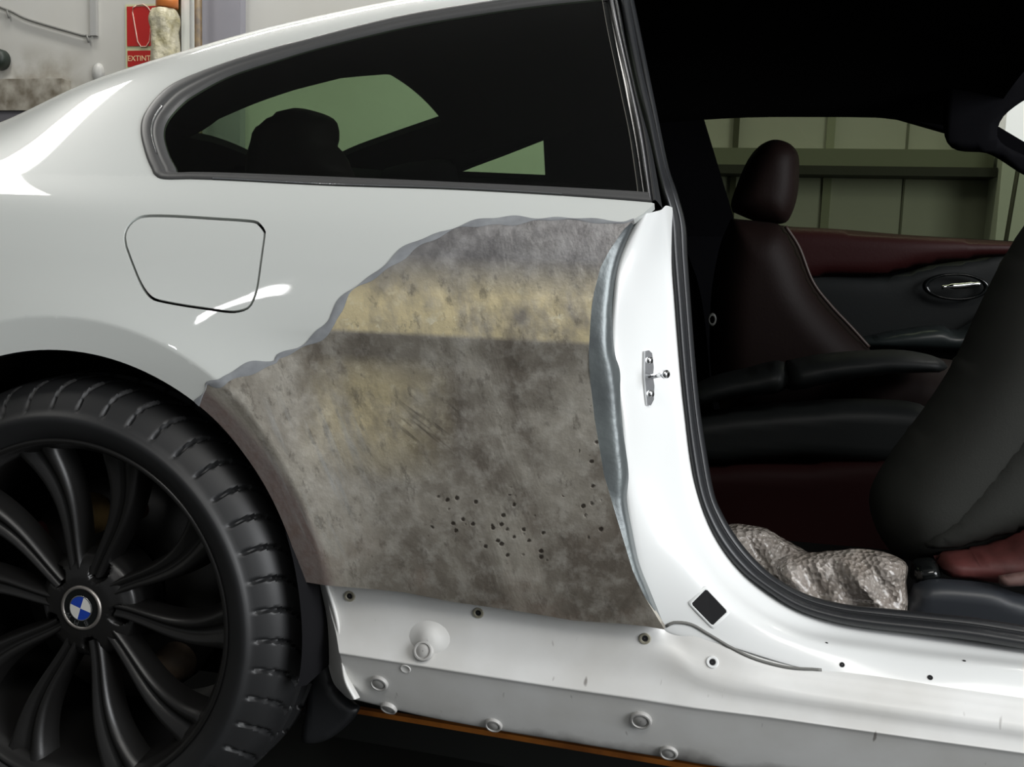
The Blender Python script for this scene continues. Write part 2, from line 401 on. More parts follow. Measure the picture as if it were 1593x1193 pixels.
o = obj('trim_9', *wallbox((282, -1500), (295, 1500), .10, ym=45), POST, smooth=False); prop(o, kind='structure')
o = obj('door_1', *wallbox((296, -300), (374, 1500), .05, ym=40), mat('lilac_grey_door', (.25, .245, .275), .6, noise=.1, nscale=3), smooth=False); prop(o, kind='structure')
# dark down pipe beside the door
a = on_y(308, -120, BW-.12); b = on_y(311, 320, BW-.12)
o = obj('drain_pipe', *tube([(a[0], BW-.12, 2.6), (a[0]+.003, BW-.12, 0)], .017, 12), mat('rusty_brown_pipe', (.07, .05, .035), .5, nscale=25, col2=(.18, .12, .05)))
prop(o, 'thin dark brown vertical pipe beside the lilac-grey door', 'pipe')
# extinguisher sign
def wpt(px, py, d): return on_y(px, py, BW-d)
CREAMEDGE = mat('photoluminescent_cream', (.50, .53, .33), .5)
SIGNRED = mat('sign_red', (.42, .012, .010), .4)
s0, s1 = wpt(193.5, 7, .01), wpt(196, 108, .01)
sx0 = (s0[0]+s1[0])/2; sw = .200; szt, szb = s0[2], s1[2]
sign = empty('fire_extinguisher_sign', (sx0+sw/2, BW, szb), 'red and cream fire extinguisher sign reading EXTINTOR on the back wall', 'sign')
obj('board', *box((sx0, BW-.008, szb), (sx0+sw, BW-.001, szt)), CREAMEDGE, sign, smooth=False)
zr = wpt(197, 72, .01)[2]; zr2 = wpt(197, 79, .01)[2]
obj('picture_panel', *box((sx0+.010, BW-.011, zr), (sx0+sw-.010, BW-.007, szt-.010)), SIGNRED, sign, smooth=False, label='red panel with the line drawing of an extinguisher')
obj('text_panel', *box((sx0+.012, BW-.011, szb+.012), (sx0+sw-.012, BW-.007, zr2)), SIGNRED, sign, smooth=False, label='red panel with the word EXTINTOR')
ICON = mat('sign_line_white', (.70, .48, .40), .5)
zc = (zr+szt)/2
ic = [(-.045, .095), (-.068, .085), (-.072, .06), (-.040, -.080), (-.018, -.105), (.018, -.105), (.040, -.080), (.052, .06), (.03, .085), (.0, .10), (-.045, .095)]
obj('extinguisher_outline', *tube([(sx0+sw*.5+x*.8, BW-.012, zc+z*.95) for x, z in ic], .0028, 6), ICON, sign)
def text_mesh(txt, size):
    cu = bpy.data.curves.new('text', 'FONT'); cu.body = txt; cu.size = size; cu.align_x = 'CENTER'; cu.align_y = 'CENTER'; cu.extrude = .0006
    t = bpy.data.objects.new('text', cu); COL.objects.link(t)
    bpy.context.view_layer.update()
    me = bpy.data.meshes.new_from_object(t.evaluated_get(bpy.context.evaluated_depsgraph_get()))
    V = np.array([v.co[:] for v in me.vertices]); F = [tuple(p.vertices) for p in me.polygons]
    bpy.data.objects.remove(t); bpy.data.curves.remove(cu); bpy.data.meshes.remove(me)
    return V, F
V, F = text_mesh('EXTINTOR', .036)
V = np.c_[V[:, 0]+sx0+sw/2, BW-.0118-V[:, 2], V[:, 1]+(szb+.012+zr2)/2]
obj('lettering', V, F, mat('sign_letter_cream', (.80, .62, .36), .5), sign, smooth=False)
# canister under dusty plastic in front of the sign
CX = wpt(245, 50, .2); can = empty('wrapped_canister', (CX[0], BW-.14, 1.62), 'orange-topped canister wrapped in dusty cream plastic before the red sign', 'canister')
PLASTIC = mat('dusty_cream_plastic', (.50, .47, .36), .4, nscale=18, col2=(.30, .27, .15), bump=.6, bscale=25, bdist=.02)
prof = [(.001, .0), (.045, .002), (.058, .02), (.062, .10), (.064, .20), (.060, .30), (.066, .36), (.058, .40), (.045, .415), (.001, .416)]
pr = smooth_line(prof, 40)
V = []; n = 40
zt0 = wpt(245, 14, .14)[2]
for i in range(n):
    a = 2*math.pi*i/n
    for r, z in pr:
        rr = r*(1+.06*math.sin(5*a+z*20)+.04*math.sin(9*a-z*37))
        V.append((CX[0]+rr*math.cos(a), BW-.14+rr*math.sin(a), zt0-.416+z))
m_ = len(pr); F = [(i*m_+k, ((i+1) % n)*m_+k, ((i+1) % n)*m_+k+1, i*m_+k+1) for i in range(n) for k in range(m_-1)]
obj('plastic_wrap', V, F, PLASTIC, can)
V, F = revolve([(.001, .12), (.03, .118), (.046, .10), (.05, .04), (.05, .005), (.001, .004)], 28)
V = np.array(V); V = np.c_[V[:, 0]+CX[0]+.012, V[:, 2]+BW-.14, V[:, 1]+zt0]
obj('cap', V, [f[::-1] for f in F], mat('orange_plastic', (.65, .20, .05), .4), can)
# dark brown pipes right of the canister
for k, (px, rr, lab) in enumerate([(266, .011, 'thin dark brown conduit just right of the cream canister'), (276, .015, 'dark conduit closest to the white post on the back wall')]):
    q = wpt(px, 40, .09)
    path = [(q[0]+.001*math.sin(z*23+k*2), BW-.025-rr, z) for z in np.linspace(.0, 2.6, 40)]
    o = obj('conduit', *tube(path, rr, 10), mat('brown_conduit_paint', (.06, .045, .02), .5, nscale=30, col2=(.20, .15, .04)))
    prop(o, lab, 'pipe', 'dark conduits by the sign')
# wall cable with clips
CABLE = mat('grey_cable', (.16, .16, .15), .6)
cp = [(-40, -8), (0, 11), (18, 18), (40, 29), (75, 40), (110, 50), (128, 55), (141, 56)]
path = [wpt(x, y, .012) for x, y in cp]; path = catmull(path, 50)
cab = obj('wall_cable', *tube(path, .006, 8), CABLE); prop(cab, 'grey cable sagging across the back wall to the vertical conduit', 'cable')
for x, y in ((13, 20), (137, 58)):
    a, b = wpt(x-2, y-4, .016), wpt(x+1, y+8, .016)
    obj('clip', *tube([a, b], .005, 8), CABLE, cab)
o = obj('cable_trunking', *wallbox((140, -150), (149, 55), .02), mat('trunking_grey', (.33, .33, .32), .6), smooth=False)
prop(o, 'pale grey vertical cable trunking ending beside the sagging cable', 'trunking')
q = wpt(150, 113, .02)
V, F = revolve([(.001, -.028), (.018, -.026), (.028, -.016), (.032, 0)], 32)
V = np.array(V); V[:, 2] *= 1.55
lamp = obj('bulkhead_fitting', V+np.array([q[0], BW-.001, q[2]]), F, mat('grey_white_plastic', (.42, .42, .40), .35))
prop(lamp, 'small oval grey-white plastic fitting on the back wall', 'wall fitting')
q = wpt(-13, 89, .08)
V, F = revolve([(.001, -.03), (.04, -.028), (.05, -.01), (.05, .03), (.001, .031)], 28)
o = obj('round_knob', np.array(V)+np.array([q[0], BW-.04, q[2]]), F, mat('dark_green_plastic', (.01, .018, .013), .5)); prop(o, 'dark green round knob on the back wall above the grimy ledge', 'knob')
# dark rod by the white post in the far window
a, b = on_y(1585, 255, 2.9), on_y(1563, 385, 2.9)
o = obj('leaning_rod', *tube([a+(a-b)*.2, b+(b-a)*1.9], .008, 8), mat('dark_rod', (.03, .03, .02), .6)); prop(o, 'thin dark rod leaning by the pale post beyond the far window', 'rod')
# orange edge strip of the lift runway below the car
LIFT = mat('dark_steel_runway', (.013, .014, .012), .6); ORANGE = mat('orange_paint', (.62, .21, .03), .5, nscale=14, col2=(.26, .08, .015))
lift = empty('lift_runway', (.6, .7, 0), 'low black lift runway under the car with an orange painted edge', 'lift')
a, b = on_plane(600, 1111, (0, 0, 1), .06), on_plane(1050, 1186, (0, 0, 1), .06)
d = (b-a)/np.linalg.norm(b-a); A_, B_ = a-d*.12, b+d*1.6; nrm = np.array([-d[1], d[0], 0])
def slab(A, B, w, z0, z1):
    q = [A, B, B+nrm*w, A+nrm*w]
    return [(p[0], p[1], z0) for p in q]+[(p[0], p[1], z1) for p in q], [(0, 3, 2, 1), (4, 5, 6, 7), (0, 1, 5, 4), (1, 2, 6, 5), (2, 3, 7, 6), (3, 0, 4, 7)]
obj('deck', *slab(A_+nrm*.004, B_+nrm*.004, .5, 0, .0519), LIFT, lift, smooth=False)
obj('edge_strip', *slab(A_, B_, .012, 0.052, .061), ORANGE, lift, smooth=False, label='orange painted edge')

# ------------------------------------------------------------------ the car
car = empty('car', (0, 0, 0), 'white two-door coupe with a bare-metal rear quarter and its door removed', 'car')
WIN_TOP = [(775, 0), (650, 20), (560, 40), (476, 62), (420, 76), (341, 101), (278, 126), (247, 148), (224, 179), (219, 205), (225, 235), (235, 261)]
WIN_BOT = [(247, 277), (300, 279), (357, 281), (514, 289), (700, 295), (850, 303), (964, 311), (1013, 315)]
PATCH_TOP = [(986, 341), (972, 346), (955, 346), (924, 343), (877, 340), (845, 341), (783, 343), (745, 346), (717, 352), (676, 368), (641, 383), (616, 402), (585, 427), (541, 456), (522, 487), (514, 503), (500, 518), (466, 541), (433, 554), (427, 563), (388, 572), (355, 587), (341, 596), (322, 596), (320, 607), (306, 626)]
ARCH_W = [(315, 642), (268, 605), (215, 572), (168, 553), (117, 543), (67, 541), (20, 544)]
def arch_pts(a0, a1, n):
    th = np.linspace(a0, a1, n); r = r_arch(np.abs(th)); return np.c_[r*np.sin(th), .337+r*np.cos(th)]
win_top = solve(WIN_TOP)
t_end = win_top[0]
slope = (win_top[0]-win_top[1])/(win_top[0][0]-win_top[1][0])
win_top_ext = np.vstack([t_end+slope*(.80-t_end[0])*np.array([1, .55]), win_top])
win_bot = solve(WIN_BOT)
win_loop_top = smooth_line(np.vstack([win_top_ext, win_bot[:2]]), 70)[:-1]
patch_top = solve(PATCH_TOP)
tip = solve([(1018, 316.5), (1001, 332)])
arch_a = math.atan2(patch_top[-1][0], patch_top[-1][1]-.337)
arch_line = arch_pts(arch_a, -1.62, 60)
patch_top[-1] = arch_line[0]
outer = np.vstack([win_bot[1:], tip, patch_top, arch_line[1:], [(-.50, .33), (-.62, .5), (-.62, .96), (-.62, 1.40), (-.3, 1.44), (.2, 1.44), (.80, 1.44)], win_loop_top])
FLAP = [(194, 384), (205, 414), (215, 438), (225, 455), (235, 465), (248, 470), (285, 477), (319, 482), (355, 487), (372, 486), (386, 481), (394, 471), (401, 451), (407, 411), (413, 367), (412, 357), (404, 347), (392, 342), (335, 338), (268, 334), (228, 334), (211, 339), (198, 351), (192, 367)]
flap = solve(FLAP); flap = smooth_line(np.vstack([flap, flap[:1]]), 90)[:-1]
fc = flap.mean(0)
def shrink(poly, d):
    A = np.asarray(poly); t = np.roll(A, -1, 0)-np.roll(A, 1, 0); n = np.c_[-t[:, 1], t[:, 0]]; n /= np.linalg.norm(n, axis=1, keepdims=True)
    B = A+n*d
    return B if edge_dist(B, A).mean() >= 0 and abs(B-B.mean(0)).sum() < abs(A-A.mean(0)).sum() else A-n*d
fine = np.array([(x, z) for z in np.arange(.735, .775, .0028) for x in np.arange(.30, .80, .012)])
def lip_points(a0, a1):
    r_ = []
    for th_ in np.arange(a0, a1, .022):
        for dr in (-.036, -.026, -.017, -.009, -.003, .0, .003, .007, .012, .018, .026):
            rr0 = r_lip(abs(th_))+dr; r_.append((rr0*math.sin(th_), .337+rr0*math.cos(th_)))
    return np.array(r_)
fine_lip = lip_points(-1.5, 1.5)
gx_, gz_ = np.meshgrid(np.arange(-.6, .8, .012), np.arange(.93, .99, .0035)); fine_belt = np.stack([gx_.ravel(), gz_.ravel()], -1)
quarter = body_panel('quarter_panel', outer, [flap], PAINT, car, extra=np.vstack([fine, fine_lip, fine_belt]), rim=.012)
body_panel('fuel_flap', shrink(flap, .0036), [], PAINT, car, rim=.008, off=-.0006)
q = shrink(flap, -.006); body_panel('flap_recess', q, [], BLACKHOLE, car, off=-.010, rim=.002)
# bare metal patch --------------------------------------------------
SEAM_L = [(981, 345), (969, 359), (948, 390), (934, 417), (924, 455), (919, 494), (916, 546), (919, 600), (925, 652), (940, 740), (952, 780), (963, 817), (984, 887), (1004, 930), (1026, 975)]
PATCH_BOT = [(1034, 979), (1005, 974), (967, 970), (892, 965), (817, 952), (704, 936), (628, 921), (553, 914), (481, 906), (463, 903), (455, 899)]
seam_l = solve(SEAM_L); patch_bot = solve(PATCH_BOT)
a_end = math.atan2(patch_bot[-1][0], patch_bot[-1][1]-.337)
pa = arch_pts(a_end, arch_a, 40)
patch_outer = np.vstack([patch_top, pa[::-1][1:-1], patch_bot[::-1][1:], seam_l[::-1][1:-1]])
def metal_material():
    m, nt, b = new_mat('bare_sanded_steel'); N, L = nt.nodes, nt.links
    tc = N.new('ShaderNodeTexCoord'); O = tc.outputs['Object']
    sp = N.new('ShaderNodeSeparateXYZ'); L.new(O, sp.inputs[0])
    def noise(scale, detail=5, vec=None, rough=.6, dist=0):
        n = N.new('ShaderNodeTexNoise'); n.inputs['Scale'].default_value = scale; n.inputs['Detail'].default_value = detail; n.inputs['Roughness'].default_value = rough
        n.inputs['Distortion'].default_value = dist; L.new(vec or O, n.inputs['Vector']); return n.outputs['Fac']
    def rng_(v, a, c, d=0., e=1.):
        r = N.new('ShaderNodeMapRange'); r.inputs[1].default_value = a; r.inputs[2].default_value = c; r.inputs[3].default_value = d; r.inputs[4].default_value = e; L.new(v, r.inputs[0]); return r.outputs[0]
    def math_(op, a, c):
        r = N.new('ShaderNodeMath'); r.operation = op
        for i, v in enumerate((a, c)):
            if isinstance(v, (int, float)): r.inputs[i].default_value = v
            else: L.new(v, r.inputs[i])
        return r.outputs[0]
    def mix(f, c1, c2):
        r = N.new('ShaderNodeMix'); r.data_type = 'RGBA'; L.new(f, r.inputs[0])
        for i, v in ((6, c1), (7, c2)):
            if isinstance(v, tuple): r.inputs[i].default_value = (*v, 1)
            else: L.new(v, r.inputs[i])
        return r.outputs[2]
    st = N.new('ShaderNodeMapping'); st.vector_type = 'TEXTURE'; st.inputs['Rotation'].default_value = (0, math.radians(-20), 0); st.inputs['Scale'].default_value = (1, 1, 1.9); L.new(O, st.inputs['Vector'])
    big = noise(9, 5, st.outputs[0], .6, .8); mid = noise(45, 5, None, .65); fine_ = noise(180, 3)
    col = mix(rng_(big, .36, .64), (.235, .205, .170), (.58, .54, .465))
    col = mix(math_('MULTIPLY', rng_(mid, .46, .72), .5), col, (.70, .68, .62))
    # warm reflections painted in: a band above the crease, a patch left of centre
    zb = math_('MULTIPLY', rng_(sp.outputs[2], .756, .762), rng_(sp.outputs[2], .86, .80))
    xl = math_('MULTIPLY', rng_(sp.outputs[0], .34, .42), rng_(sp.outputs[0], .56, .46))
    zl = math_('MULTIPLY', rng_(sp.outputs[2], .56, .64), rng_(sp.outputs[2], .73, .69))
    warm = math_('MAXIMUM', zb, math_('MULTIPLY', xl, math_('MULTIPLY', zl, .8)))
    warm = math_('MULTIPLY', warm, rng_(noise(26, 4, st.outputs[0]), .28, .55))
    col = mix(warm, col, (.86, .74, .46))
    glint = math_('MULTIPLY', warm, math_('MULTIPLY', rng_(noise(70, 4), .56, .64), rng_(noise(16, 3), .42, .58)))
    col = mix(glint, col, (.97, .90, .68))  # bright glints of that reflection, also painted into the colour
    dk = math_('MULTIPLY', rng_(noise(60, 5, st.outputs[0], .7), .56, .66), .55); col = mix(dk, col, (.17, .15, .125))
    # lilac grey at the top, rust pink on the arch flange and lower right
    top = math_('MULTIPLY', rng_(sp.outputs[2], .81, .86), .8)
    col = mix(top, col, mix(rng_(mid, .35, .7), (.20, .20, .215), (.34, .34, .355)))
    vm = N.new('ShaderNodeVectorMath'); vm.operation = 'SUBTRACT'; L.new(O, vm.inputs[0]); vm.inputs[1].default_value = (0, 0, .337)
    vs = N.new('ShaderNodeVectorMath'); vs.operation = 'MULTIPLY'; L.new(vm.outputs[0], vs.inputs[0]); vs.inputs[1].default_value = (1, 0, 1)
    ln = N.new('ShaderNodeVectorMath'); ln.operation = 'LENGTH'; L.new(vs.outputs[0], ln.inputs[0])
    fl = rng_(ln.outputs['Value'], .408, .395)
    col = mix(math_('MULTIPLY', fl, .85), col, mix(rng_(mid, .4, .65), (.36, .295, .285), (.25, .17, .155)))
    rust = math_('MULTIPLY', rng_(sp.outputs[2], .56, .44), rng_(noise(14, 4), .48, .68))
    col = mix(math_('MULTIPLY', rust, .5), col, (.27, .19, .145))
    # corrosion pits low in the middle and by the seam, bright nicks, black marker scratches
    def vor(scale, off):
        v = N.new('ShaderNodeTexVoronoi'); v.inputs['Scale'].default_value = scale; mp = N.new('ShaderNodeMapping'); mp.inputs['Location'].default_value = off; L.new(O, mp.inputs['Vector']); L.new(mp.outputs[0], v.inputs['Vector'])
        sx = N.new('ShaderNodeSeparateColor'); L.new(v.outputs['Color'], sx.inputs[0]); return v.outputs['Distance'], sx.outputs[0]
    def zone(x0, x1, z0, z1, f):
        return math_('MULTIPLY', math_('MULTIPLY', rng_(sp.outputs[0], x0, x0+f), rng_(sp.outputs[0], x1, x1-f)), math_('MULTIPLY', rng_(sp.outputs[2], z0, z0+f), rng_(sp.outputs[2], z1, z1-f)))
    zone_a = math_('MAXIMUM', zone(.46, .76, .43, .61, .09), math_('MULTIPLY', zone(.70, .79, .50, .71, .03), .8))
    d1, c1 = vor(80, (0, 0, 0)); sel = math_('GREATER_THAN', math_('ADD', c1, zone_a), 1.34)
    pit = math_('MULTIPLY', rng_(math_('ADD', d1, math_('MULTIPLY', math_('SUBTRACT', fine_, .5), .25)), .30, .17), sel)
    d2, c2 = vor(60, (3, 1, 2)); sel2 = math_('GREATER_THAN', math_('ADD', c2, zone_a), 1.30)
    pit = math_('MAXIMUM', pit, math_('MULTIPLY', rng_(math_('ADD', d2, math_('MULTIPLY', math_('SUBTRACT', fine_, .5), .25)), .22, .12), sel2))
    stz = N.new('ShaderNodeMapping'); stz.inputs['Scale'].default_value = (1.6, 1, .8); stz.inputs['Rotation'].default_value = (0, math.radians(25), 0); L.new(O, stz.inputs['Vector'])
    v3 = N.new('ShaderNodeTexVoronoi'); v3.inputs['Scale'].default_value = 62; L.new(stz.outputs[0], v3.inputs['Vector']); s3 = N.new('ShaderNodeSeparateColor'); L.new(v3.outputs['Color'], s3.inputs[0])
    nick = math_('MULTIPLY', rng_(v3.outputs['Distance'], .22, .14), math_('GREATER_THAN', math_('ADD', s3.outputs[1], zone_a), 1.6))
    col = mix(nick, col, (.85, .83, .78)); col = mix(math_('MULTIPLY', pit, .9), col, (.035, .026, .02))
    sm = N.new('ShaderNodeMapping'); sm.vector_type = 'TEXTURE'; sm.inputs['Rotation'].default_value = (0, math.radians(-56), 0); sm.inputs['Scale'].default_value = (1/110, 1, 1/8); L.new(O, sm.inputs['Vector'])
    scr = math_('MULTIPLY', rng_(noise(1.0, 2, sm.outputs[0]), .58, .66), zone(.47, .60, .60, .70, .03))
    col = mix(math_('MULTIPLY', scr, .6), col, (.07, .06, .05))
    sm2 = N.new('ShaderNodeMapping'); sm2.vector_type = 'TEXTURE'; sm2.inputs['Rotation'].default_value = (0, math.radians(-24), 0); sm2.inputs['Scale'].default_value = (1/85, 1, 1/7); L.new(O, sm2.inputs['Vector'])
    scr2 = math_('MULTIPLY', rng_(noise(1.0, 3, sm2.outputs[0]), .52, .70), zone(.25, .46, .44, .68, .05))
    col = mix(math_('MULTIPLY', scr2, .55), col, (.55, .56, .55))
    L.new(col, b.inputs['Base Color'])
    b.inputs['Metallic'].default_value = .62
    L.new(rng_(mid, .3, .7, .30, .52), b.inputs['Roughness'])
    hb = math_('ADD', math_('MULTIPLY', big, 1.0), math_('ADD', math_('MULTIPLY', mid, .45), math_('MULTIPLY', fine_, .05)))
    bp = N.new('ShaderNodeBump'); bp.inputs['Strength'].default_value = .32; bp.inputs['Distance'].default_value = .005; L.new(math_('SUBTRACT', hb, math_('MULTIPLY', pit, .6)), bp.inputs['Height']); L.new(bp.outputs[0], b.inputs['Normal'])
    return m
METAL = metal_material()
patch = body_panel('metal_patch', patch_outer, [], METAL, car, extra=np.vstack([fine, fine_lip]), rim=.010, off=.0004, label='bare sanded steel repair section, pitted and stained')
# grey feathered paint edge around the patch
edge_c = smooth_line(patch_top, 160)
wv = .0038+.0022*np.sin(np.linspace(0, 31, 160))+.0015*np.sin(np.linspace(2, 83, 160)); wv *= np.clip(np.linspace(.25, 4.2, 160), 0, 1)*np.linspace(.75, 1.15, 160)
tn = np.gradient(edge_c, axis=0); nn = np.c_[-tn[:, 1], tn[:, 0]]; nn /= np.linalg.norm(nn, axis=1, keepdims=True)
rows = []
for k, s in enumerate((-1.0, -.35, .35, 1.25)):
    q = edge_c+nn*(wv*s)[:, None]; rows.append(P(q[:, 0], q[:, 1])+(.0005, .0011, .0011, .0006)[k]*Pn(q[:, 0], q[:, 1]))
loft('feathered_paint_edge', rows, FEATHER, car, sub=2, label='grey sanded edge between paint and bare metal')
# lead seam at the corner -------------------------------------------
SEAM_R = [(988, 352), (981, 368), (969, 400), (963, 430), (959.5, 464), (957, 500), (958, 546), (968, 582), (974, 652), (981, 734), (977, 780), (984, 825), (994, 875), (1012, 922), (1033, 974)]
sl3 = P(seam_l[:, 0], seam_l[:, 1])
sr3 = np.array([on_y(x, y, a[1]+.030) for (x, y), a in zip(SEAM_R, sl3)])
sm3 = np.array([on_y(*(project(.45*a+.55*b)), a[1]+.006) for a, b in zip(sl3, sr3)])
sq = np.array([on_y(*(project(.2*a+.8*b)), a[1]+.016) for a, b in zip(sl3, sr3)])
def rowsmooth(r, n=120): return catmull(r, n)
loft('lead_seam', [rowsmooth(r) for r in (sl3+[.0, -.0004, 0], sm3, sq, sr3+[0, .004, 0])], LEAD, car, sub=5, label='smoothed grey filler seam along the door edge')
# door jamb and sill step -------------------------------------------
SL = [(1036, 320), (1043, 400), (1049, 470), (1056, 560), (1064, 640), (1080, 750), (1118, 840), (1181, 911), (1281, 962), (1425, 986), (1593, 1010), (1680, 1021)]
K2 = [(1029, 326), (1029, 400), (1034, 470), (1040, 560), (1048, 640), (1062, 755), (1097, 850), (1159, 925), (1257, 978), (1400, 1003), (1593, 1027), (1680, 1038)]
K1 = [(1019, 329), (1000, 400), (994, 470), (994, 560), (1006, 650), (1028, 770), (1062, 860), (1118, 935), (1218, 988), (1363, 1018), (1593, 1044), (1680, 1056)]
C0 = [(1004, 332), (972, 400), (962, 464), (958, 546), (972, 650), (979, 770), (1000, 890), (1033, 974), (1130, 1003), (1278, 1045), (1470, 1072), (1680, 1102)]
yS = [.105, .135, .14, .14, .14, .14, .145, .15, .155, .16, .16, .16]
yK2 = [.092, .118, .125, .128, .128, .125, .122, .12, .125, .13, .13, .13]
yK1 = [.080, .078, .085, .085, .085, .082, .08, .08, .085, .092, .095, .095]
yC = [.068, .060, .045, .046, .044, .048, .055, .062, .066, .068, .068, .068]
jr = [catmull([on_y(x, y, Y) for (x, y), Y in zip(r, ys)], 180) for r, ys in ((C0, yC), (K1, yK1), (K2, yK2), (SL, yS))]
sl_in = jr[3]+np.array([.006, .03, 0])
j0 = catmull([on_y(x-(13 if i < 8 else 0), y-(0 if i < 8 else 8), Y+.010) for i, ((x, y), Y) in enumerate(zip(C0, yC))], 180)
jamb = loft('door_jamb', [j0]+jr+[sl_in], INNER_PAINT, car, sub=6)
# rocker ------------------------------------------------------------
RT = [(500, 893), (610, 903), (740, 920), (880, 945), (1000, 962), (1037, 975), (1075, 979), (1130, 1003), (1190, 1027), (1278, 1045), (1470, 1072), (1680, 1102)]
RM = [(514, 953), (620, 966), (745, 985), (880, 1005), (990, 1016), (1045, 1022), (1092, 1050), (1140, 1066), (1215, 1078), (1300, 1091), (1470, 1116), (1680, 1146)]
RE = [(528, 1016), (630, 1032), (750, 1051), (880, 1071), (990, 1087), (1040, 1095), (1085, 1102), (1140, 1109), (1210, 1118), (1300, 1131), (1470, 1155), (1680, 1184)]
RF = [(546, 1080), (645, 1104), (760, 1126), (880, 1146), (985, 1163), (1035, 1171), (1085, 1180), (1140, 1188), (1210, 1199), (1300, 1213), (1470, 1238), (1680, 1270)]
yT = [.050]*4+[.053, .066, .068, .067, .067, .067, .067, .067]
yM = [.051]*5+[.050, .047, .046, .045, .045, .045, .045]
yE = [.037]*5+[.038, .038, .038, .038, .038, .038, .038]
rt, rm, re_, rf = [catmull([on_y(x, y, Y) for (x, y), Y in zip(r, ys)], 160) for r, ys in ((RT, yT), (RM, yM), (RE, yE), (RF, [.072]*12))]
r0 = catmull([on_y(x, y-12, .078) for x, y in RT], 160)
rg = rf+np.array([0, .012, -.012]); rh = rf+np.array([0, .06, -.020])
def blend(a, b, f): return a*(1-f)+b*f
rows = [r0, rt, blend(rt, rm, .5)+[0, .001, 0], rm, blend(rm, re_, .5)+[0, .003, 0], blend(rm, re_, .9)+[0, .0004, 0], re_, blend(re_, rf, .08)+[0, .001, 0], blend(re_, rf, .5), rf, rg, rh]
rocker = loft('rocker_panel', rows, DIRTY_PAINT, car, sub=3)
# folded rear end of the rocker
fe = [[(475, 906), (497, 958), (505, 1004), (517, 1058), (536, 1082)], [(494, 906), (512, 958), (521, 1004), (530, 1058), (545, 1088)], [(508, 908), (523, 958), (530, 1004), (536, 1055), (552, 1088)], [(514, 910), (529, 958), (536, 1004), (543, 1050), (560, 1085)]]
fr = [catmull([on_y(x, y, Y) for x, y in r], 30) for r, Y in zip(fe, (.095, .060, .046, .062))]
loft('rear_flange', fr, DIRTY_PAINT, car, sub=3, label='folded end of the sill behind the wheel')

def bvh_of(*objs):
    V = []; F = []
    for o in objs:
        s = len(V); V += [o.data.vertices[i].co.copy() for i in range(len(o.data.vertices))]; F += [[i+s for i in p.vertices] for p in o.data.polygons]
    return BVHTree.FromPolygons(V, F)
BV = bvh_of(jamb, rocker, patch)
def hit(px, py):
    d = Vector(ray(px, py)).normalized(); l, n, i, t = BV.ray_cast(Vector(CAM), d)
    if l is None: return None, None
    if n.dot(d) > 0: n = -n
    return np.array(l), np.array(n)
def disc_parts(name, px, py, prof, material, parent, n=28, squash=1.0, tilt=0, label=None):
    l, nn_ = hit(px, py)
    if l is None: return
    q = Vector((0, -1, 0)).rotation_difference(Vector(nn_)).to_matrix()
    V, F = revolve(prof, n); V = np.array(V); V[:, 2] *= squash
    V = np.array([q @ Vector(v) for v in V])+l
    return obj(name, V, F, material, parent, label=label, angle=50)
def sc(prof, s): return [(r*s, y*s) for r, y in prof]
PLUGM = mat('sill_plug_grey', (.44, .435, .42), .42, noise=.25, nscale=40)
cap_prof = [(.0005, -.0035), (.0075, -.0035), (.0085, -.0025), (.0095, -.0022), (.0105, -.0045), (.0125, -.0042), (.0138, -.0015), (.0142, .003)]
disc_parts('sill_plug', 660, 1012, [(r, y-.0045) for r, y in cap_prof]+[(.0142, .004)], PLUGM, rocker)
for px, py, s in ((590, 1062, .97), (997, 1119, 1.05)):
    disc_parts('sill_plug', px, py, sc(cap_prof, s), PLUGM, rocker)
for px, py, s in ((605, 1101, .9), (768, 1127, .9), (1040, 1170, .9)):
    disc_parts('sill_plug', px, py, sc(cap_prof, s), PLUGM, rocker)
disc_parts('dome', 668, 994, [(.0005, -.0080), (.006, -.0077), (.011, -.0062), (.016, -.0040), (.021, -.0020), (.026, -.0007), (.032, .0008)], DIRTY_PAINT, rocker)
disc_parts('dimple', 631, 1040, [(.0005, .0), (.004, -.0002), (.0065, -.0012), (.0085, .0008)], DIRTY_PAINT, rocker)
hole_prof = [(.0005, -.0008), (.0034, -.0008), (.0036, -.0005)]
ring_prof = [(.0034, -.0006), (.0042, -.0016), (.0062, -.0016), (.0075, .0006)]
GRIME = mat('screw_hole_grime', (.34, .32, .25), .5, nscale=90, col2=(.16, .15, .11))
for px, py, s, ring in ((544, 927, 1.15, 1), (744, 953, 1.1, 1), (1003, 993, 1.1, 1), (1108, 1030, 1.15, 2), (1310, 1034, .9, 0), (1447, 1054, .9, 0), (1286, 1000, .5, 0), (1500, 1028, .6, 0)):
    par = rocker if py > 1060 or px < 1120 else jamb
    disc_parts('screw_hole', px, py, sc(hole_prof, s), BLACKHOLE, par, 16)
    if ring: disc_parts('hole_rim', px, py, sc(ring_prof, s), GRIME if ring == 1 else INNER_PAINT, par, 20)
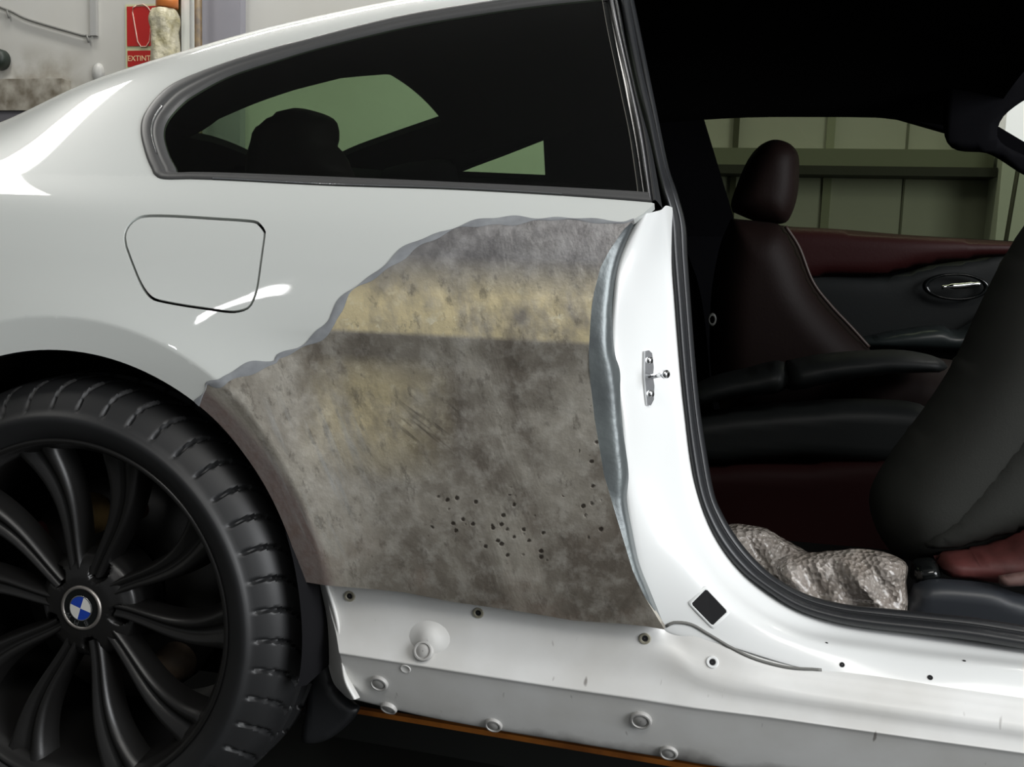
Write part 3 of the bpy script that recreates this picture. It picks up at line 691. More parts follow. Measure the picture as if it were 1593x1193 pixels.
# square hole in the jamb
def on_surf(pts, off):
    r = []
    for p in pts:
        l, n_ = hit(*p); r.append(l+n_*off)
    return np.array(r)
SQ = [(1075, 939), (1098, 916), (1131, 951), (1108, 973)]
c_ = np.mean(SQ, 0)
def scl(f): return [tuple(c_+(np.array(p)-c_)*f) for p in SQ]
def chamfer(p4):
    p = np.array(p4); r = []
    for i in range(4):
        a, b, c = p[i-1], p[i], p[(i+1) % 4]; r += [b+(a-b)*.06, b+(c-b)*.06]
    return r
o1, o2, o3 = on_surf(chamfer(scl(1.22)), .0005), on_surf(chamfer(scl(1.10)), .0022), on_surf(chamfer(scl(.98)), .0012)
V = np.vstack([o1, o2, o3]); F = []
for k in range(2):
    for i in range(8): F.append((k*8+i, k*8+(i+1) % 8, (k+1)*8+(i+1) % 8, (k+1)*8+i))
obj('hole_rim', V, F, INNER_PAINT, jamb)
o4 = on_surf(chamfer(scl(1.0)), .0014); obj('square_hole', list(o4), [tuple(range(8))], BLACKHOLE, jamb, smooth=False, label='square black opening in the door jamb')
# dark sealant line along the sill step
GL = [(1036, 974), (1050, 968), (1075, 971), (1100, 985), (1130, 1003), (1160, 1019), (1190, 1030), (1230, 1039), (1278, 1042)]
gl = []
for p in smooth_line(GL, 40):
    l, n_ = hit(*p)
    if l is not None: gl.append(l+n_*.0005)
obj('sealant_line', *tube(gl, .0021, 8), mat('grey_sealant', (.16, .16, .15), .6), jamb)
# door striker
l, n_ = hit(1007, 586)
x_ax = np.cross([0, 0, 1.0], n_); x_ax /= np.linalg.norm(x_ax); u_ax = np.cross(n_, x_ax)
def fr3(a, b, c): return l+x_ax*a+u_ax*b+n_*c
if x_ax[0] < 0: x_ax = -x_ax
pl = [(-.007, -.036), (.000, -.037), (.006, -.030), (.008, -.012), (.006, .0), (.008, .012), (.006, .030), (.000, .034), (-.007, .033), (-.009, .0)]
V = [fr3(a, b, .0045) for a, b in pl]+[fr3(a, b, -.001) for a, b in pl]; n = len(pl)
F = [tuple(range(n))]+[(i, (i+1) % n, n+(i+1) % n, n+i) for i in range(n)]
stk = obj('door_striker', V, F, STEEL, jamb, smooth=False, label='steel door striker plate with its pin')
a = fr3(.003, 0, .004); b = on_y(1036, 582, a[1]-.020)
path = [a, a*.5+b*.5, b]
obj('pin', *tube(path, [.0032, .0030, .0030], 12), CHROME, stk)
obj('pin_head', *tube([b-(b-a)*.12, b+(b-a)*.06], [.0056, .0052], 14), CHROME, stk)
for s in (-.022, .021):
    V, F = revolve([(.0004, -.003), (.004, -.003), (.005, 0)], 14); qm = Vector((0, -1, 0)).rotation_difference(Vector(n_)).to_matrix()
    obj('screw', np.array([qm @ Vector(v) for v in V])+fr3(0, s, .0045), F, STEEL, stk)

# ------------------------------------------------------------------ window, seals
W_OUT = WIN_TOP[::1]
out_px = [(960, -22), (775, 0), (650, 20), (560, 40), (476, 62), (420, 76), (341, 101), (278, 126), (247, 148), (224, 179), (219, 205), (225, 235), (235, 261), (247, 277), (300, 279), (357, 281), (514, 289), (700, 295), (850, 303), (964, 311), (1013, 315)]
in_px = [(955, -8), (778, 12), (656, 32), (566, 52), (484, 73), (430, 89), (354, 114), (300, 142), (276, 160), (256, 184), (250, 207), (257, 236), (268, 258), (274, 267), (302, 267), (357, 268), (514, 274), (700, 282), (850, 289), (964, 295), (1008, 298)]
so, si = solve(out_px), solve(in_px)
def seal_row(f, off, n=200):
    q = catmull(so*(1-f)+si*f, n); return P(q[:, 0], q[:, 1])+off*Pn(q[:, 0], q[:, 1])
loft('window_seal', [seal_row(-.03, -.004), seal_row(0, .0005), seal_row(.12, .0028), seal_row(.45, .0030), seal_row(.58, .0012), seal_row(.8, .0015), seal_row(1.0, -.001), seal_row(1.12, -.006)], SEALGREY, car, sub=3, label='grey rubber surround of the quarter window')
cr_rows = [seal_row(.54, .0020), seal_row(.565, .0030), seal_row(.585, .0030), seal_row(.61, .0018)]
cr_rows = [r[84:112] for r in cr_rows]
loft('window_trim', cr_rows, CHROME, car, sub=2, label='bright chrome bead in the window surround')
lb = [r[146:182] for r in (seal_row(-.02, .0005), seal_row(.05, .0026), seal_row(.12, .0030))]
loft('window_trim', lb, CHROME, car, sub=2, label='bright lower edge of the window surround')
# glass pane with a black printed margin
edge_px = [(1006, 301), (1001, 297.5), (980, 213), (964, 135), (946, 50), (937, 0), (930, -40)]
g_edge = solve([(992, 299), (980, 213), (964, 135), (946, 50), (937, 0), (931, -30)])
gi = catmull(si, 120); gi = gi[(gi[:, 0] < .735) | (gi[:, 1] < .99)]
keep = [q for q in gi if q[0] < np.interp(q[1], g_edge[:, 1], g_edge[:, 0])]
gl_poly = np.vstack([keep, g_edge])
body_panel('quarter_window', gl_poly, [], QGLASS, car, h=.02, hz=.02, rim=.004, off=-.004, label='tinted fixed quarter window')
mask_o = np.array(keep)
ge = catmull(g_edge, 40)
def prow(q, off): return P(q[:, 0], q[:, 1])+off*Pn(q[:, 0], q[:, 1])
loft('window_edge_bead', [prow(ge+[-.0003, 0], -.003), prow(ge, -.0022), prow(ge+[.0005, 0], -.003)], mat('ground_glass_edge', (.16, .155, .13), .4), car, sub=1, linear=True, label='bright ground edge of the glass')
# black pillar strip and its bright line, then the door seal
pil = [[(993, 299), (980, 213), (964, 135), (946, 50), (937, 0), (931, -30)], [(1001, 304), (986, 213), (970, 135), (953, 50), (944, 0), (938, -30)], [(1009, 309), (994, 213), (978, 135), (959, 50), (949, 0), (943, -30)]]
rr_ = [catmull(onP(p, o_), 40) for p, o_ in zip(pil, (-.006, -.007, -.003))]
loft('pillar_strip', rr_, GLOSSBLACK, car, sub=3)
ch = [[(1009, 309), (994, 213), (978, 135), (959, 50), (949, 0), (943, -30)], [(1011.5, 311), (997.5, 213), (981.5, 135), (963, 50), (953, 0), (947, -30)], [(1014, 312), (1000, 213), (984, 135), (965, 50), (955, 0), (949, -30)]]
rr_ = [catmull(onP(p, o_), 40) for p, o_ in zip(ch, (-.003, .0005, -.003))]
loft('pillar_bead', rr_, mat('bright_grey_bead', (.42, .42, .44), .22, metal=.7), car, sub=3, label='thin bright bead on the window pillar')
ps = [[(1013, 312), (999, 213), (983, 135), (964, 50), (954, 0), (948, -30)], [(1020, 312), (1006, 213), (987, 135), (968, 50), (959, 0), (953, -30)], [(1030, 312), (1011, 213), (990, 135), (972, 50), (964, 0), (958, -30)]]
rr_ = [catmull(onP(p, o_), 40) for p, o_ in zip(ps, (-.004, .001, -.016))]
loft('pillar_rubber', rr_, RUBBER, car, sub=4)
S_O = [(958, -30), (964, 0), (987, 132), (1005, 195), (1020, 257), (1030, 300), (1038, 335), (1043, 400), (1049, 470), (1056, 560), (1064, 640), (1072, 710), (1082, 763), (1098, 810), (1120, 851), (1150, 887), (1181, 912), (1231, 945), (1281, 964), (1343, 977), (1425, 986), (1508, 996), (1593, 1010), (1680, 1022)]
S_I = [(981, -30), (986, 0), (1005, 94), (1020, 166), (1039, 257), (1054, 303), (1066, 350), (1069, 400), (1074, 470), (1081, 560), (1089, 640), (1098, 700), (1110, 765), (1124, 800), (1145, 835), (1172, 868), (1206, 898), (1256, 925), (1314, 940), (1370, 946), (1440, 953), (1515, 961), (1593, 973), (1680, 984)]
def ysl(py, px): return .125+max(0, (330-py))/350*.16 if py < 330 else .140
def seal3(f, off):
    pts = [np.array(a)*(1-f)+np.array(b)*f for a, b in zip(S_O, S_I)]
    return catmull([on_y(p[0], p[1], ysl(a[1], a[0])+off+.03*f) for p, a in zip(pts, S_O)], 240)
loft('door_seal', [seal3(0, .012), seal3(.06, -.002), seal3(.3, -.012), seal3(.55, -.012), seal3(.66, -.004), seal3(.74, -.006), seal3(.92, -.006), seal3(1.0, .004), seal3(1.02, .05)], RUBBER, car, sub=4, label='black rubber door opening seal')
# black backing behind the seal so the jamb is closed
def back_row(Y, gx, gz):
    c = []
    for a in S_I:
        q = on_y(a[0], a[1], ysl(a[1], a[0])+.03); f = float(sstep(780, 960, np.array(a[1]))); c.append(q+np.array([gx*(1-f), Y, gz*f]))
    return catmull(c, 160)
loft('inner_sill_trim', [back_row(.0, 0, -.004), back_row(.03, -.02, -.05), back_row(.05, -.05, -.16)], DARK, car, sub=2)

# ------------------------------------------------------------------ arch liner and flap
th = np.linspace(-1.9, 1.75, 90)
rows = [np.c_[(r_arch(np.abs(th))+dr)*f*np.sin(th), np.full_like(th, y), .337+(r_arch(np.abs(th))+dr)*f*np.cos(th)] for dr, f, y in ((-.002, 1, .008), (.006, 1, .018), (.008, 1, .15), (.008, 1, .38), (.0, 1, .40), (0, .1, .41))]
loft('arch_liner', rows, ARCHMAT, car, sub=1, linear=True)
FLP = [(464, 903), (474, 948), (479, 1014), (476, 1096), (471, 1129), (469, 1152), (484, 1157), (513, 1149), (546, 1123), (560, 1100), (546, 1092), (522, 1066), (508, 1010), (496, 958), (482, 905)]
pillow('mud_flap', FLP, .135, .012, .02, RUBBER, car, edge=.012, h=.008)

# ------------------------------------------------------------------ wheel
WC = np.array([0, 0, .337])
wheel = empty('wheel', tuple(WC)); wheel.parent = car; wheel['label'] = 'satin black ten-spoke alloy wheel with low tyre'
cam_t = math.tan(math.radians(1.7))
def wput(V):
    V = np.array(V, float); V[:, 1] += V[:, 2]*cam_t; return V+WC
tp = smooth_line([(.244, .006), (.250, -.002), (.262, -.012), (.274, -.0175), (.283, -.019), (.2865, -.0165), (.290, -.012), (.303, -.004), (.315, .005), (.325, .017), (.332, .034), (.3355, .06), (.337, .11), (.337, .16), (.3345, .205), (.326, .24), (.31, .258), (.28, .268), (.245, .262)], 92)
NG = 46
def tread(a, r, y):
    r = r.copy(); y = y.copy()
    ph = a*NG/(2*np.pi)
    sh = sstep(.293, .300, r)*(y < .062)*(y > -.02)
    cv = ((y+.01)/.07)
    f = (ph-.95*cv**2) % 1.0
    g = np.clip(1-np.abs(f-.5)/.075, 0, 1)
    dep = .0055*np.minimum(1, g*2)*sh
    f2 = (ph*1.0-.9*(y-.066)/.08+.3) % 1.0
    g2 = np.clip(1-np.abs(f2-.5)/.06, 0, 1); dep = dep+.006*np.minimum(1, g2*2)*((y > .076) & (y < .20) & (r > .30))
    for yc in (.069, .115, .160): dep = dep+.007*(np.abs(y-yc) < .006)*(r > .3)
    return r-dep, y+dep*.5*(y < .03)
V, F = revolve(tp, 46*18, fn=tread)
obj('tyre', wput(V), F, TYRE, wheel, angle=40)
rim_p = smooth_line([(.2515, .004), (.2535, -.004), (.250, -.0075), (.246, -.006), (.2425, .001), (.239, .009), (.235, .016), (.229, .045), (.222, .10), (.215, .18), (.214, .255)], 50)
V, F = revolve(rim_p, 120); obj('rim', wput(V), F, WHEEL, wheel)
# spokes: two ridges with a groove, curving and dishing to the hub
def spoke(a0):
    rows = []
    for s in np.linspace(0, 1, 26):
        r = .050+s*(.242-.050)
        wd = .0105+.003*s+.019*s**2.6            # half width
        ang = a0+math.radians(5.5)*math.sin(math.pi*min(1, s*1.05))
        dish = .034-.026*s**1.6                   # y of ridge
        gro = .0055+.006*s
        prof = [(-1.28, .036), (-1.02, .010), (-.80, .0008), (-.52, 0), (-.20, gro*.75), (0, gro), (.20, gro*.75), (.52, 0), (.80, .0008), (1.02, .010), (1.28, .036)]
        er = np.array([math.sin(ang), 0, math.cos(ang)]); et = np.array([math.cos(ang), 0, -math.sin(ang)])
        rows.append([er*r+et*(wd*u)+np.array([0, dish+dy, 0]) for u, dy in prof])
    V = np.array(rows).reshape(-1, 3); return V, grid_faces(26, 11)
for k in range(10):
    a0 = math.radians(19+36*k+(2.5 if k % 2 else -2.5)*.6)
    V, F = spoke(a0); obj('spoke', wput(V), [f[::-1] for f in F], WHEEL, wheel)
# hub with five lug pockets
hp = [(.001, .034), (.030, .034), (.033, .030), (.046, .031), (.062, .036), (.076, .046), (.082, .062), (.082, .11)]
hp = arclen(hp, 40)
def lug(a, r, y):
    y = y.copy()
    for k in range(5):
        al = math.radians(24+72*k); dx = r*np.sin(a)-.0585*math.sin(al); dz = r*np.cos(a)-.0585*math.cos(al)
        y = y+.030*(1-sstep(.0115, .0150, np.hypot(dx, dz)))*(r > .035)
    return r, y
V, F = revolve(hp, 180, fn=lug); hub = obj('hub', wput(V), F, WHEEL, wheel, angle=50)
for k in range(5):
    al = math.radians(24+72*k); V, F = revolve([(.0005, .050), (.006, .050), (.0085, .052), (.0085, .066)], 6)
    obj('lug_bolt', wput(np.array(V)+np.array([.0585*math.sin(al), 0, .0585*math.cos(al)])), F, WHEEL, wheel, smooth=False)
# centre cap: silver ring, black ring with letters, blue and white quarters
V, F = revolve([(.0275, .0300), (.0285, .0278), (.0305, .0272), (.0325, .0285), (.0335, .034)], 64)
obj('cap_ring', wput(V), F, mat('dull_cap_ring', (.30, .28, .26), .4, metal=.8), wheel)
V, F = revolve([(.0178, .0284), (.0282, .0290)], 64); obj('cap_band', wput(V), F, GLOSSBLACK, wheel)
V, F = revolve([(.0172, .0279), (.0178, .0275), (.0186, .0282)], 64); obj('cap_bead', wput(V), F, STEEL, wheel)
BLUE = mat('emblem_blue', (.010, .045, .33), .3, coat=.5); EWHITE = mat('emblem_white', (.62, .62, .58), .3, coat=.5)
phi = math.radians(17)
for k in range(4):
    V = [(0, .0276, 0)]+[(.0174*math.sin(phi+k*math.pi/2+j*math.pi/40), .0281, .0174*math.cos(phi+k*math.pi/2+j*math.pi/40)) for j in range(21)]
    obj('emblem_quarter', wput(V), [(0, j, j+1) for j in range(1, 21)], EWHITE if k % 2 == 0 else BLUE, wheel, label='white quarter of the cap emblem' if k % 2 == 0 else 'blue quarter of the cap emblem')
for chx, aa in (('B', -40), ('M', 0), ('W', 40)):
    V, F = text_mesh(chx, .0105); A = math.radians(163+17+17-17)+math.radians(aa)+math.radians(17)
    ca, sa = math.cos(A), math.sin(A); X, Z = V[:, 0], V[:, 1]+.0228
    W_ = np.c_[X*ca+Z*sa, .0282-V[:, 2], -X*sa+Z*ca]
    obj('emblem_letter', wput(W_), F, STEEL, wheel, smooth=False)
# brake parts behind the spokes
V, F = revolve([(.07, .135), (.10, .13), (.172, .13), (.174, .135), (.174, .155), (.07, .158)], 90); obj('brake_disc', wput(V), F, mat('brake_disc_steel', (.05, .048, .045), .35, metal=.8), wheel)
def blob(name, px, py, rx, rz, y, material):
    q = on_y(px, py, y); V, F = revolve([(.0005, -.03), (.6, -.026), (.9, -.012), (1, .01), (.9, .03), (.0005, .032)], 28)
    V = np.array(V)*np.array([rx, 1, rz])+q; return obj(name, V, F, material, wheel)
BRASS = mat('dull_brass_caliper', (.30, .20, .08), .5, noise=.5, nscale=30)
blob('brake_caliper', 140, 800, .030, .032, .12, BRASS); blob('caliper_carrier', 272, 1030, .034, .030, .12, mat('rusty_carrier', (.18, .13, .09), .6, noise=.5, nscale=30))
blob('suspension_arm', 228, 787, .018, .02, .15, mat('dull_red_paint', (.06, .02, .015), .6)); blob('brake_hose_clamp', 70, 835, .016, .03, .14, mat('dark_red_paint', (.05, .008, .012), .5))

# ------------------------------------------------------------------ cabin shell
def far_y(z): return 1.70-np.clip(z-.95, 0, None)*.50
def on_far(px, py):
    z = .95; q = None
    for _ in range(12):
        q = on_y(px, py, float(far_y(z))); z = q[2]
    return q
def far_panel(name, outer_xz, holes_xz, material, h=.05, thick=.05, label=None):
    V, T, bl = fill(outer_xz, holes_xz, h)
    n = len(V); y = far_y(V[:, 1]); VV = np.vstack([np.c_[V[:, 0], y, V[:, 1]], np.c_[V[:, 0], y+thick, V[:, 1]]])
    F = [tuple(t) for t in T]+[tuple(n+t[::-1]) for t in T]
    for L in bl:
        for i in range(len(L)): a, b = L[i], L[(i+1) % len(L)]; F.append((b, a, n+a, n+b))
    return obj(name, VV, F, material, car, smooth=False, label=label)
DW = [(1090, 168), (1130, 166), (1200, 165), (1300, 170), (1400, 182), (1480, 205), (1553, 232), (1600, 262), (1660, 300), (1660, 388), (1593, 376), (1420, 366), (1225, 352), (1142, 340)]
dw = np.array([on_far(*p) for p in DW])[:, [0, 2]]
QW = [(708, 266), (730, 257), (776, 240), (845, 213), (848, 272), (780, 269)]
qw = np.array([on_far(*p) for p in QW])[:, [0, 2]]
shell = [(-.62, .25), (2.1, .25), (2.1, .95), (1.98, 1.0), (1.72, 1.12), (1.5, 1.235), (1.3, 1.30), (.9, 1.30), (.6, 1.275), (.345, 1.24), (.137, 1.19), (-.03, 1.145), (-.165, 1.105), (-.30, 1.05), (-.62, 1.0)]
far_panel('far_side_trim', shell, [dw, qw], DARK)
for nm, poly, lab in (('door_window', dw, 'green tinted far door window'), ('far_quarter_window', qw, 'green tinted far quarter window')):
    V, T, bl = fill(poly, (), .1); y = far_y(V[:, 1])+.02
    obj(nm, np.c_[V[:, 0], y, V[:, 1]], [tuple(t) for t in T], FGLASS if nm == 'door_window' else RGLASS, car, smooth=False, label=lab)
# headlining and roof skin
def roof_z(X, y):
    m_ = np.clip(np.abs(np.asarray(y)-.93)/.60, 0, 1)
    return CT_Z(np.clip(X, -.9, 1.4))+.002+.098*(1-m_**2.2)-.10*np.clip((np.asarray(X)-1.15)/.5, 0, 2)**2
def roof_rows(z_off, xs, y0, y1):
    rows = []
    for X in xs:
        yy = np.linspace(y0, y1, 30); rows.append(np.c_[np.full(30, X), yy, roof_z(X, yy)+z_off])
    return rows
loft('headlining', roof_rows(-.035, np.linspace(.12, 1.46, 22), .33, 1.55), LINING, car, sub=1, linear=True)
loft('roof', roof_rows(.004, np.linspace(.10, 1.48, 22), .365, 1.62), PAINT, car, sub=1, linear=True, flip=True)
xs_ = np.linspace(.79, 1.47, 24)
loft('roof_rail', [P(xs_, np.full(24, t)) for t in (1.335, 1.36, 1.385, 1.41, 1.44)], PAINT, car, sub=2, flip=True)
ap = catmull([(1.42, .345, 1.275), (1.62, .29, 1.20), (1.85, .22, 1.08), (2.1, .14, .95)], 24)
obj('windscreen_pillar', *tube(ap, .032, 12), PAINT, car)
# rear window: curved surface between the roof and the tail, its dark surround and the glass
def on_rear(px, py):
    d = ray(px, py); lo_, hi_ = 1.5, 3.4
    for k in np.linspace(1.45, 3.4, 400):
        q = CAM+d*k
        if q[1] > .36 and q[2] > roof_z(q[0], q[1])-.02: return q
    return CAM+d*2.6
RW = [(292, 207), (340, 178), (400, 152), (460, 132), (530, 114), (600, 108), (660, 116), (705, 134), (745, 163), (700, 178), (640, 198), (560, 226), (530, 240), (520, 262), (430, 262), (330, 215)]
rw = np.array([on_rear(*p)[:2] for p in RW])
V, T, bl = fill([(-.6, .38), (.16, .38), (.16, 1.60), (-.6, 1.60)], [rw], .04)
z = roof_z(V[:, 0], V[:, 1])-.02; n = len(V)
VV = np.vstack([np.c_[V[:, 0], V[:, 1], z-.01], np.c_[V[:, 0], V[:, 1], z+.006]]); F = [tuple(t[::-1]) for t in T]+[tuple(n+t) for t in T]
for L in bl:
    for i in range(len(L)): a, b = L[i], L[(i+1) % len(L)]; F.append((a, b, n+b, n+a))
obj('rear_window_surround', VV, F, LINING, car, smooth=False)
V, T, bl = fill(rw, (), .05); obj('rear_window', np.c_[V[:, 0], V[:, 1], roof_z(V[:, 0], V[:, 1])-.016], [tuple(t) for t in T], RGLASS, car, label='green tinted rear window')
HD = [(1480, 40), (1700, 40), (1700, 100), (1625, 140), (1590, 158), (1562, 180), (1552, 200), (1552, 214), (1564, 227), (1592, 241), (1625, 258), (1600, 275), (1540, 240), (1470, 215)]
pillow('windscreen_frame', HD, 1.36, .004, .012, DARK, car, edge=.006, h=.02)
# parcel shelf, near inner side trim, bulkhead, carpet
obj('parcel_shelf', *box((-.58, .20, .90), (.02, 1.66, .94)), LINING, car, smooth=False)
obj('inner_side_trim', *box((-.2, .172, .35), (.80, .19, .93)), DARK, car, smooth=False)
obj('rear_bulkhead', *box((-.10, .20, .3), (-.06, 1.68, .92)), DARK, car, smooth=False)
obj('carpet', *box((-.1, .22, .26), (2.1, 1.70, .30)), LINING, car, smooth=False)
obj('underbody', *box((-.62, .16, .205), (2.1, 1.75, .245)), DARK, car, smooth=False)
obj('dashboard', *box((2.0, .25, .3), (2.1, 1.68, .98)), DARK, car, smooth=False)
pillow('pillar_trim', [(548, 236), (640, 206), (745, 170), (772, 178), (776, 192), (735, 208), (650, 238), (560, 266), (540, 256)], 1.5, .02, .02, mat('olive_grey_pillar_trim', (.36, .33, .22), .7), car, edge=.03, h=.02)
# rear seat silhouettes
pillow('rear_headrest', [(420, 185), (455, 168), (500, 176), (524, 190), (527, 215), (522, 225), (535, 240), (540, 285), (400, 300), (398, 215)], .75, .07, .06, mat('grey_brown_headrest', (.012, .010, .010), .7, spec=.1), car, edge=.05)
pillow('rear_headrest', [(600, 262), (640, 252), (700, 250), (712, 275), (715, 310), (590, 310)], 1.2, .06, .06, DARK, car, edge=.05)
pillow('rear_seat', [(330, 262), (420, 250), (560, 262), (700, 272), (860, 282), (1000, 310), (1080, 420), (1105, 600), (1100, 720), (900, 760), (500, 560), (300, 330)], 1.30, .08, .2, DARK, car, edge=.1, h=.03)
# far front seat
fs = empty('front_seat', (1.05, 1.2, .3)); fs.parent = car; fs['label'] = 'brown leather front seat on the far side with its headrest'
pillow('headrest', [(1140, 330), (1138, 312), (1159, 257), (1178, 230), (1199, 218), (1218, 219), (1234, 228), (1243, 248), (1241, 300), (1230, 336), (1216, 348), (1178, 345)], 1.28, .07, .05, BROWN, fs, edge=.06)
pillow('backrest', [(1137, 340), (1180, 344), (1218, 352), (1240, 385), (1262, 440), (1290, 478), (1322, 512), (1356, 548), (1350, 600), (1290, 690), (1160, 690), (1110, 600), (1105, 480), (1118, 390)], 1.25, .10, .1, BROWN, fs, edge=.09)
sp_ = [on_y(x, y, 1.21) for x, y in [(1222, 352), (1243, 385), (1264, 438), (1291, 474), (1323, 508), (1352, 540)]]
obj('seam_piping', *tube(catmull(sp_, 40), .004, 8), mat('tan_piping', (.05, .03, .024), .5), fs)
pillow('cushion', [(1290, 690), (1300, 585), (1370, 548), (1480, 560), (1640, 590), (1680, 640), (1680, 760), (1290, 780)], 1.2, .15, .15, BROWN, fs, edge=.08, h=.03)
# far door inside
fd = empty('far_door', (1.3, 1.66, .3)); fd.parent = car; fd['label'] = 'inside of the far door with burgundy top and chrome handle'
pillow('door_top_trim', [(1215, 352), (1300, 356), (1420, 366), (1593, 377), (1660, 385), (1660, 405), (1593, 397), (1500, 404), (1430, 414), (1370, 428), (1290, 430), (1215, 430)], 1.66, .03, .01, BURG, fd, edge=.04)
pillow('door_card', [(1215, 420), (1370, 430), (1440, 414), (1500, 406), (1660, 396), (1660, 620), (1215, 620)], 1.67, .02, .01, GREYTRIM, fd, edge=.05)
pillow('armrest', [(1330, 526), (1400, 512), (1460, 505), (1490, 512), (1560, 470), (1600, 470), (1600, 540), (1500, 548), (1420, 546), (1340, 540)], 1.62, .06, .03, mat('satin_grey_armrest', (.022, .028, .028), .3), fd, edge=.03, h=.012)
q = on_y(1487, 446, 1.63)
V, F = revolve([(.058, -.004), (.062, -.010), (.068, -.010), (.072, 0)], 40); V = np.array(V)*np.array([1.15, 1, .5])+q; obj('handle_bezel', V, F, GLOSSBLACK, fd)
hp_ = [on_y(x, y, 1.60) for x, y in [(1465, 447), (1478, 446), (1495, 445), (1512, 443), (1525, 442)]]
obj('door_handle', *tube(catmull(hp_, 16), [.006]*4+[.009]*8+[.007]*4, 10), CHROME, fd, label='chrome inside door handle')
# centre console
cc = empty('centre_console', (1.2, .95, .3)); cc.parent = car
pillow('armrest_lid', [(1060, 612), (1100, 588), (1160, 572), (1219, 562), (1222, 606), (1150, 618), (1060, 634)], 1.00, .10, .08, GREYTRIM, cc, edge=.03, h=.012)
pillow('storage_lid', [(1222, 561), (1280, 550), (1340, 545), (1400, 544), (1450, 553), (1472, 566), (1462, 578), (1380, 582), (1300, 594), (1224, 606)], 1.00, .10, .08, GREYTRIM, cc, edge=.03, h=.012)
pillow('console_side', [(1060, 648), (1120, 636), (1250, 624), (1350, 620), (1440, 632), (1480, 690), (1460, 720), (1250, 712), (1060, 716)], 1.00, .08, .1, GREYTRIM, cc, edge=.03, h=.015)
pillow('lower_trim', [(1060, 714), (1250, 710), (1480, 716), (1480, 960), (1060, 960)], .98, .06, .1, mat('dark_burgundy_trim', (.014, .003, .003), .6, spec=.1), cc, edge=.04, h=.02, label='dark burgundy lower console trim')
q = on_y(1108, 497, 1.15)
V, F = revolve([(.007, -.003), (.010, -.004), (.012, 0)], 24); V = np.array(V)*np.array([.8, 1, 1.25])+q; obj('belt_buckle', V, F, mat('pale_buckle', (.10, .10, .09), .5), car)
# near front seat
ns = empty('front_seat', (1.5, .6, .3)); ns.parent = car; ns['label'] = 'near front seat tipped forward, grey back panel and red cushion'
pillow('backrest', [(1700, 250), (1610, 330), (1562, 400), (1521, 480), (1484, 560), (1440, 630), (1388, 700), (1357, 752), (1352, 785), (1362, 820), (1378, 848), (1398, 868), (1440, 872), (1500, 864), (1600, 838), (1720, 800), (1780, 500)], .55, .12, .12, SEATGREY, ns, edge=.10, h=.02)
pillow('back_panel', [(1665, 545), (1560, 690), (1470, 800), (1430, 840), (1432, 855), (1500, 850), (1600, 822), (1720, 780), (1730, 600)], .455, .035, .03, SEATGREY, ns, edge=.05, h=.015)

pillow('cushion', [(1452, 864), (1500, 858), (1560, 845), (1600, 826), (1700, 790), (1720, 930), (1600, 912), (1545, 905), (1500, 898), (1468, 893)], .42, .06, .1, REDSEAT, ns, edge=.05, h=.012)
pillow('seat_knob', [(1418, 872), (1450, 868), (1464, 890), (1440, 900), (1416, 898)], .42, .04, .03, GLOSSBLACK, ns, edge=.015, h=.006)
pillow('side_trim', [(1420, 912), (1436, 903), (1470, 901), (1530, 906), (1570, 918), (1600, 928), (1700, 945), (1700, 1010), (1420, 965)], .38, .03, .04, RAIL, ns, edge=.02, h=.01)
pillow('cushion_piping', [(1553, 895), (1600, 888), (1650, 886), (1650, 908), (1600, 911), (1558, 912)], .36, .012, .01, mat('rubbed_pink_leather', (.15, .085, .075), .6, noise=.4, nscale=60), ns, edge=.012, h=.006)

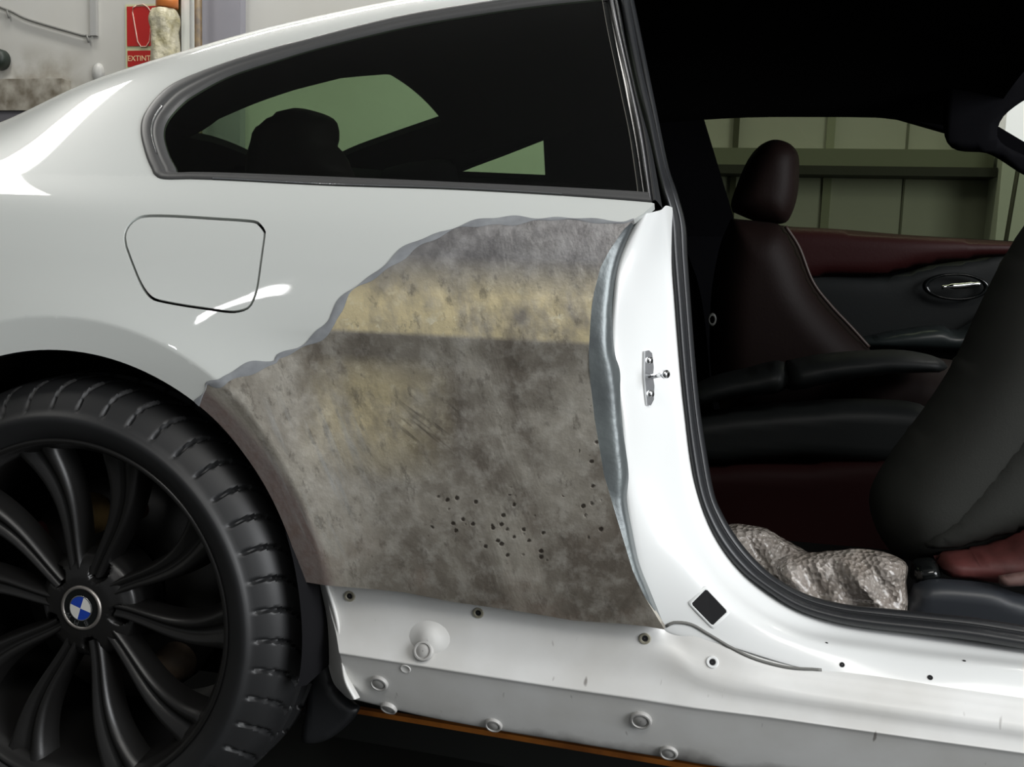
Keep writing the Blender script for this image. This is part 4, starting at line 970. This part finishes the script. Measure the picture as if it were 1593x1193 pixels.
# ------------------------------------------------------------------ bubble wrap
def bubble_material():
    m, nt, b = new_mat('bubble_wrap_film'); N, L = nt.nodes, nt.links
    b.inputs['Base Color'].default_value = (.42, .40, .39, 1); b.inputs['Roughness'].default_value = .22; b.inputs['Alpha'].default_value = .62
    b.inputs['Coat Weight'].default_value = 1.0
    tc = N.new('ShaderNodeTexCoord'); v = N.new('ShaderNodeTexVoronoi'); v.inputs['Scale'].default_value = 120; L.new(tc.outputs['Object'], v.inputs['Vector'])
    n = N.new('ShaderNodeTexNoise'); n.inputs['Scale'].default_value = 22; n.inputs['Detail'].default_value = 3; L.new(tc.outputs['Object'], n.inputs['Vector'])
    a = N.new('ShaderNodeMath'); a.operation = 'MULTIPLY_ADD'; a.inputs[1].default_value = 3.2; L.new(n.outputs['Fac'], a.inputs[0]); L.new(v.outputs['Distance'], a.inputs[2])
    bp = N.new('ShaderNodeBump'); bp.inputs['Strength'].default_value = .9; bp.inputs['Distance'].default_value = .006; L.new(a.outputs[0], bp.inputs['Height']); L.new(bp.outputs[0], b.inputs['Normal'])
    mx = N.new('ShaderNodeMix'); mx.data_type = 'RGBA'; mx.inputs[6].default_value = (.20, .15, .11, 1); mx.inputs[7].default_value = (.60, .56, .52, 1); L.new(n.outputs['Fac'], mx.inputs[0])
    L.new(mx.outputs[2], b.inputs['Base Color'])
    return m
BUB = bubble_material()
def lumps(seed):
    ph = np.random.default_rng(seed).uniform(0, 6, 8)
    return lambda V: .014*np.sin(V[:, 0]*60+ph[0])*np.sin(V[:, 1]*70+ph[1])+.008*np.sin(V[:, 0]*120+V[:, 1]*90+ph[2])
o = pillow('bubble_wrap', [(1110, 825), (1140, 815), (1165, 817), (1195, 824), (1215, 836), (1240, 850), (1262, 866), (1250, 900), (1220, 930), (1150, 920), (1110, 870)], .54, .05, .06, BUB, None, edge=.05, h=.007, bumpf=lumps(1))
prop(o, 'crumpled bubble wrap heap nearest the door jamb corner', 'bubble wrap', 'bubble wrap behind the seat')
o = pillow('bubble_wrap', [(1203, 880), (1214, 868), (1245, 861), (1290, 858), (1330, 854), (1365, 857), (1395, 866), (1412, 880), (1410, 905), (1412, 940), (1400, 975), (1250, 950), (1215, 905)], .37, .05, .05, BUB, None, edge=.05, h=.007, bumpf=lumps(5))
prop(o, 'larger crumpled bubble wrap bundle against the grey seat back', 'bubble wrap', 'bubble wrap behind the seat')
